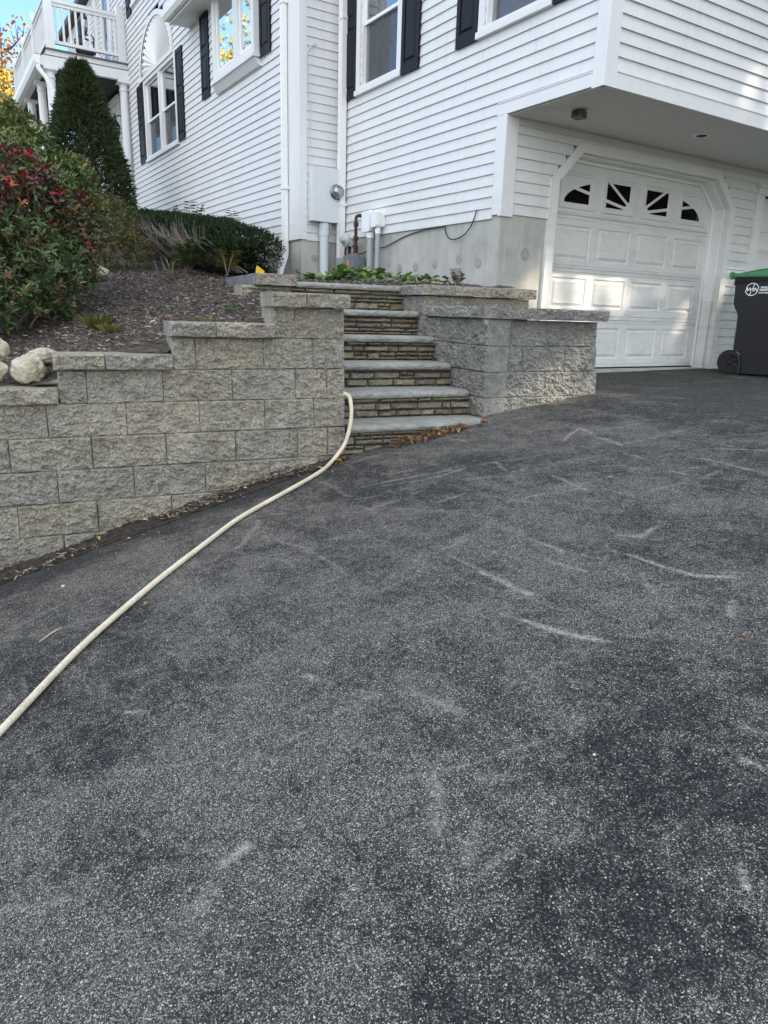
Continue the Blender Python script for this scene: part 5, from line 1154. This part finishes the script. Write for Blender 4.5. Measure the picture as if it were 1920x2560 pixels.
def tuft(loc, r, n, h, label, pal):
    t = np.array(loc); a = rng.random(n)*6.28; q = rng.random(n)*r; P = np.stack([loc[0]+q*np.cos(a)*.4, loc[1]+q*np.sin(a)*.4, np.full(n, loc[2]-.01)], 1); d = np.stack([np.cos(a)*.8, np.sin(a)*.8, 1.0+1.2*rng.random(n)], 1)
    o = leaf_mesh('grass_tuft', P, d, np.array([0, 0, 1.])+.3*rng.normal(size=(n, 3)), h*(.6+.6*rng.random(n)), .006, pick(pal, n), DRY, loc=loc, droop=.3); tag(o, label, 'grass', 'grass tufts in the mulch')
tuft((-.3, -3.7, bed_z(-.3, -3.7)), .10, 160, .15, 'green and brown grass tuft in the mulch slope', [(.13, .17, .05), (.20, .17, .07), (.10, .14, .04), (.25, .18, .08)])
tuft((-.02, -3.66, bed_z(-.02, -3.66)), .12, 130, .09, 'low yellow grass tuft below the green tuft', [(.22, .22, .08), (.26, .22, .10)])
for i, (s, lab) in enumerate(((-1.05, 'dry yellow grass tuft behind the middle cap, left one'), (-.90, 'dry yellow grass tuft behind the middle cap, right one'))):
    P = FW(s, -.36, 0); tuft((P.x, P.y, bed_z(P.x, P.y)), .13, 140, .11, lab, [(.30, .24, .12), (.22, .20, .09), (.26, .22, .12)])
broad_weed((.28, -2.83, bed_z(.28, -2.83)), .12, 26, .04, 'tiny blue green weed in the mulch near the upper blocks', [(.07, .13, .06), (.10, .16, .08)], .05)
broad_weed((-.35, -3.1, bed_z(-.35, -3.1)), .07, 14, .03, 'tiny green weed in the middle of the mulch slope', [(.07, .13, .05)], .03)
# fallen twigs sticking up at the hedge foot
mb = MB()
for k in range(22):
    x, y = -4.3+1.0*rng.random(), -2.25+.25*rng.random(); z = bed_z(x, y); mb.tube([(x, y, z-.02), (x+.10*rng.normal(), y+.05*rng.normal(), z+.06+.12*rng.random())], [.008, .004], 5)
kind(build('cut_stems', mb, TWIG, loc=(-3.8, -2.1, .98)), 'stuff'); tag(D.objects['cut_stems'], 'cluster of cut grey stems at the foot of the hedge', 'stems')
# chips, litter
def chips(name, P, Nn, L, Wd, C, label, cat, yaw=None):
    n = len(P); a = rng.random(n)*6.28; d = np.stack([np.cos(a), np.sin(a), .25*rng.normal(size=n)], 1); o = leaf_mesh(name, P, d, Nn, L, Wd, C, DRY, loc=tuple(P.mean(0)), fold=.25, droop=.05); o['kind'] = 'stuff'; return tag(o, label, cat)
n = 26000; x = -4.6+5.8*rng.random(n)**.8; y = -5.0+4.6*rng.random(n)
ok = []
for i in range(n):
    s, m = toW(x[i], y[i]); ok.append(not (m > -.28 or (-.05 < s < 1.25 and m > -1.62) or (s >= 1.2 and m > -1.25) or (y[i] > -.56 and x[i] < -3.2)))
ok = np.array(ok); x, y = x[ok], y[ok]; z = np.array([bed_z(a, b)+.018*nz(a*3, b*3, 0, 5)+.008*nz(a*16, b*16, 2, 3) for a, b in zip(x, y)])+.006+.010*rng.random(len(x))
n = len(x); chips('mulch_chips', np.stack([x, y, z], 1), np.array([0, 0, 1.])+.45*rng.normal(size=(n, 3)), .020+.045*rng.random(n)**1.5, .006+.010*rng.random(n), pick([(.10, .080, .068), (.16, .13, .11), (.26, .22, .19), (.42, .38, .34), (.05, .04, .035), (.13, .095, .08)], n, .3, p=[.20, .22, .24, .17, .09, .08]), 'brown and grey bark chips covering the planting bed', 'mulch')
n = 2600; s = -4.3+4.3*rng.random(n); q = rng.random(n); wd = .26-.13*np.clip((s+1.6)/1.6, 0, 1); m = .015+wd*q**1.2+np.where(rng.random(n) < .10, .35*rng.random(n)**2, 0)
P = np.array([tuple(FW(a, b, 0)) for a, b in zip(s, m)]); dens = np.array([noise.noise(Vector((a*2.2, b*6, 0))) for a, b in zip(s, m)]); kp = dens > .02
P = P[kp]; P[:, 2] = [drive_z(a, b)+.012+.045*(1-qq)**1.6 for a, b, qq in zip(P[:, 0], P[:, 1], np.clip(m/.3, 0, 1)[kp])]; n = len(P)
chips('leaf_litter', P, np.array([0, 0, 1.])+.5*rng.normal(size=(n, 3)), .015+.035*rng.random(n), .005+.010*rng.random(n), pick([(.22, .175, .13), (.32, .265, .205), (.16, .12, .09), (.46, .40, .32), (.10, .08, .065)], n, .25), 'dry brown leaf crumbs on the soil strip at the wall foot', 'leaf litter')
n = 520; s = .32+.62*rng.random(n); m = .05+.16*rng.random(n)*(1-.3*(s-.3)); P = np.array([tuple(FW(a, b, 0)) for a, b in zip(s, m)]); P[:, 2] = [drive_z(a, b)+.006+.035*rng.random() for a, b in zip(P[:, 0], P[:, 1])]
chips('leaf_litter', P, np.array([0, 0, 1.])+.7*rng.normal(size=(n, 3)), .03+.05*rng.random(n), .003+.012*rng.random(n)**2, pick([(.20, .11, .06), (.28, .18, .10), (.14, .08, .05), (.35, .25, .15)], n, .25), 'pine needles and dry leaves piled under the lowest tread', 'leaf litter')
FL = [(-.10, .22, (.30, .17, .05)), (.50, .20, (.42, .27, .11)), (.58, .19, (.34, .12, .12)), (.66, .18, (.45, .33, .16)), (.74, .17, (.40, .26, .09)), (.84, .15, (.42, .30, .10)), (.93, .14, (.40, .17, .08)), (1.02, .13, (.42, .25, .06)), (1.06, .11, (.30, .11, .05)), (-.06, .16, (.26, .13, .05))]
FLL = ['orange brown leaf at the wall corner below the hose', 'tan leaf in the pile under the lowest tread, leftmost', 'pinkish red leaf in the pile under the lowest tread', 'pale curled leaf in the middle of the leaf pile', 'golden leaf beside the pale curled leaf', 'yellow tan leaf right of the leaf pile centre', 'reddish leaf towards the right end of the pile', 'orange leaf at the right end of the leaf pile', 'rust coloured leaf touching the tread right end', 'brown leaf against the wall corner near the hose']
def fleaf(P, c, L, lab):
    o = leaf_mesh('fallen_leaf', np.array([P]), np.array([[rng.normal(), rng.normal(), .15]]), np.array([[.3*rng.normal(), .3*rng.normal(), 1.]]), L, L*.55, np.array([c]), DRY, loc=P, fold=.35, droop=.3); tag(o, lab, 'leaf', 'fallen autumn leaves')
for (s, m, c), lab in zip(FL, FLL):
    P = FW(s, m, 0); fleaf((P.x, P.y, drive_z(P.x, P.y)+.02), c, .075, lab)
fleaf((1.06, -4.06, drive_z(1.06, -4.06)+.035), (.55, .42, .10), .05, 'small yellow leaf on the soil strip near the left edge')
fleaf((2.52, -4.10, drive_z(2.52, -4.1)+.008), (.42, .30, .12), .035, 'tiny tan leaf touching the hose')
fleaf((4.487, -2.696, drive_z(4.487, -2.696)+.006), (.5, .17, .05), .02, 'tiny orange leaf on the asphalt at the right edge')
fleaf((.35, -3.32, bed_z(.35, -3.32)+.03), (.40, .20, .05), .06, 'orange leaf on the mulch beside the middle cap')
fleaf((.30, -3.40, bed_z(.30, -3.40)+.03), (.55, .48, .36), .06, 'pale leaf on the mulch beside the orange leaf')

# ------------------------------------------------------------------ trees beyond the picture and behind the porch
E1 = np.array([-math.sin(SUN_AZ), math.cos(SUN_AZ), 0]); SD = np.array(sdir); E2 = np.array([0, 0, 1.])-SD*SD[2]; E2 /= np.linalg.norm(E2)
def tree(loc, h, crown, n, L, pal, label, seed, group=None, gaps=None, limb=9, tr=.16, mat=DRY, nm='broadleaf_tree'):
    t = thing(nm, loc, label, 'tree', group); b = Vector(loc); r_ = random.Random(seed); mb = MB(); cz0, cz1, R0_ = crown
    trunk = [b+Vector((.25*nz(k*.6, seed, 0, 2), .25*nz(k*.6, seed, 5, 2), h*k/8)) for k in range(9)]; mb.tube(trunk, [tr*(1-.85*k/8) for k in range(9)], 9); build('trunk', mb, BARK, t)
    mb = MB(); ends = []
    for k in range(limb):
        i = 3+int(5*k/limb); a = r_.random()*6.28; L_ = R0_*(.6+.45*r_.random())*(1-.45*(i-3)/5); p0 = trunk[i]; p2 = p0+Vector((L_*math.cos(a), L_*math.sin(a), L_*(.35+.5*r_.random()))); p1 = p0.lerp(p2, .5)+Vector((0, 0, -.12*L_))
        mb.tube(smooth_path([p0, p1, p2], 3), [tr*.4*(1-.85*j/6) for j in range(7)], 6); ends.append((p1, p2))
        for q in range(5):
            s0 = p1.lerp(p2, r_.random()); e = s0+Vector((r_.gauss(0, .5), r_.gauss(0, .5), .3+.4*r_.random()))*R0_*.35; mb.tube([s0, s0.lerp(e, .5)+Vector((0, 0, .05)), e], [tr*.12, tr*.08, tr*.03], 4); ends.append((s0, e))
    build('limb', mb, BARK, t)
    g2 = np.random.default_rng(seed); m = int(n*1.0); d = unit(g2.normal(size=(m, 3))); q = (.35+.65*g2.random(m)**.5)
    lum = np.array([noise.noise(Vector((a*2.1+seed).tolist())) for a in d]); q *= 1+.28*lum
    P = np.array([b.x, b.y, b.z+(cz0+cz1)/2])+d*q[:, None]*np.array([R0_, R0_, (cz1-cz0)/2])
    if gaps:
        c1, c2 = P@E1, P@E2; keep = np.ones(len(P), bool)
        leak = np.array([noise.noise(Vector((x*2.6, y*4.2, 3.3))) for x, y in zip(c1, c2)])
        for gp, th in gaps: keep &= ~(gp(c1, c2) & (leak < th))
        P = P[keep]
    m = len(P); C = np.array(pal)[g2.choice(len(pal), m)]*(.75+.5*g2.random((m, 1)))
    leaf_mesh('crown', P, unit(g2.normal(size=(m, 3))), unit(g2.normal(size=(m, 3))), L*(.7+.6*g2.random(m)), L*.8, C, mat, t); return t
def sp(p): p = np.array(p); return p@E1, p@E2
def poly_gap(pts):
    Q = [sp(p) for p in pts]
    def f(a, b):
        ins = np.zeros(len(a), bool); j = len(Q)-1
        for i in range(len(Q)):
            (x1, y1), (x2, y2) = Q[i], Q[j]
            with np.errstate(divide='ignore', invalid='ignore'):
                ins ^= ((y1 > b) != (y2 > b)) & (a < (x2-x1)*(b-y1)/(y2-y1+1e-12)+x1)
            j = i
        return ins
    return f
GAPS = [(poly_gap([(-.2, .1, -.12), (-.2, 4.7, .25), (-.2, 4.7, 2.0), (-.2, .1, 2.0)]), .40),
        (poly_gap([(1.35, -1.05, -.55), (1.38, .55, -.55), (1.38, .55, .35), (1.36, -.2, .55), (1.33, -1.05, .25)]), 1),
        (poly_gap([(.1, -.6, .5), (.1, .75, .5), (.1, .75, 1.15), (.1, -.45, 1.15)]), .4)]
FALL = [(.07, .09, .025), (.10, .10, .025), (.16, .11, .03), (.05, .07, .02), (.20, .10, .03)]
for i, (a, Dd) in enumerate(((-12, 19), (-8.6, 17), (-5.4, 19), (-2.4, 17.5), (.6, 19.5), (3.6, 17.5), (6.6, 19), (-10.2, 24), (-6.8, 24.5), (-3.6, 24), (-.6, 25), (2.2, 24), (5.2, 24.5), (8.5, 23), (1.0, 21.5), (3.2, 22), (4.6, 20.5), (1.3, 28), (-.8, 28.5), (3.4, 28.5))):
    p = np.array([math.cos(SUN_AZ), math.sin(SUN_AZ), 0])*Dd+E1*a
    q_ = 1 if i < 7 else 1.22 if i < 17 else 1.45
    tree((p[0], p[1], -2.6), 18*q_, (5.2, 19.5*q_, 3.0), 7500, .34, FALL, 'tall oak at the wood edge across the driveway', 40+i, 'oaks across the driveway', GAPS, tr=.24)
C0 = CAM
tree((-34.5, -.4, -2.6), 16, (8.5, 15.5, 2.4), 1500, .17, [(.42, .20, .06), (.5, .28, .10), (.35, .14, .05)], 'thin orange autumn tree against the sky left of the porch', 61, 'autumn trees behind the porch')
tree((-26.5, -1.6, -2.6), 10.5, (6.5, 11.4, 1.5), 2600, .13, [(.62, .42, .05), (.55, .36, .06), (.5, .4, .1)], 'bright yellow tree peeking out below the porch gutter', 62, 'autumn trees behind the porch')
tree((-31.0, -.9, -2.6), 13, (7.5, 13.2, 2.0), 2600, .15, [(.22, .10, .05), (.28, .13, .05), (.14, .08, .04)], 'rusty brown tree between orange and yellow trees', 63, 'autumn trees behind the porch')
tree((-28, -10.5, -2.6), 14, (6, 16.2, 3.8), 4200, .2, [(.55, .42, .08), (.45, .36, .1), (.3, .3, .1)], 'wide yellow tree opposite the bay window', 64, 'trees opposite the house front')
tree((-21, -9.5, -2.6), 17, (7, 16, 2.6), 320, .2, [(.35, .16, .05)], 'nearly bare tree opposite the bay window', 65, 'trees opposite the house front', limb=16)
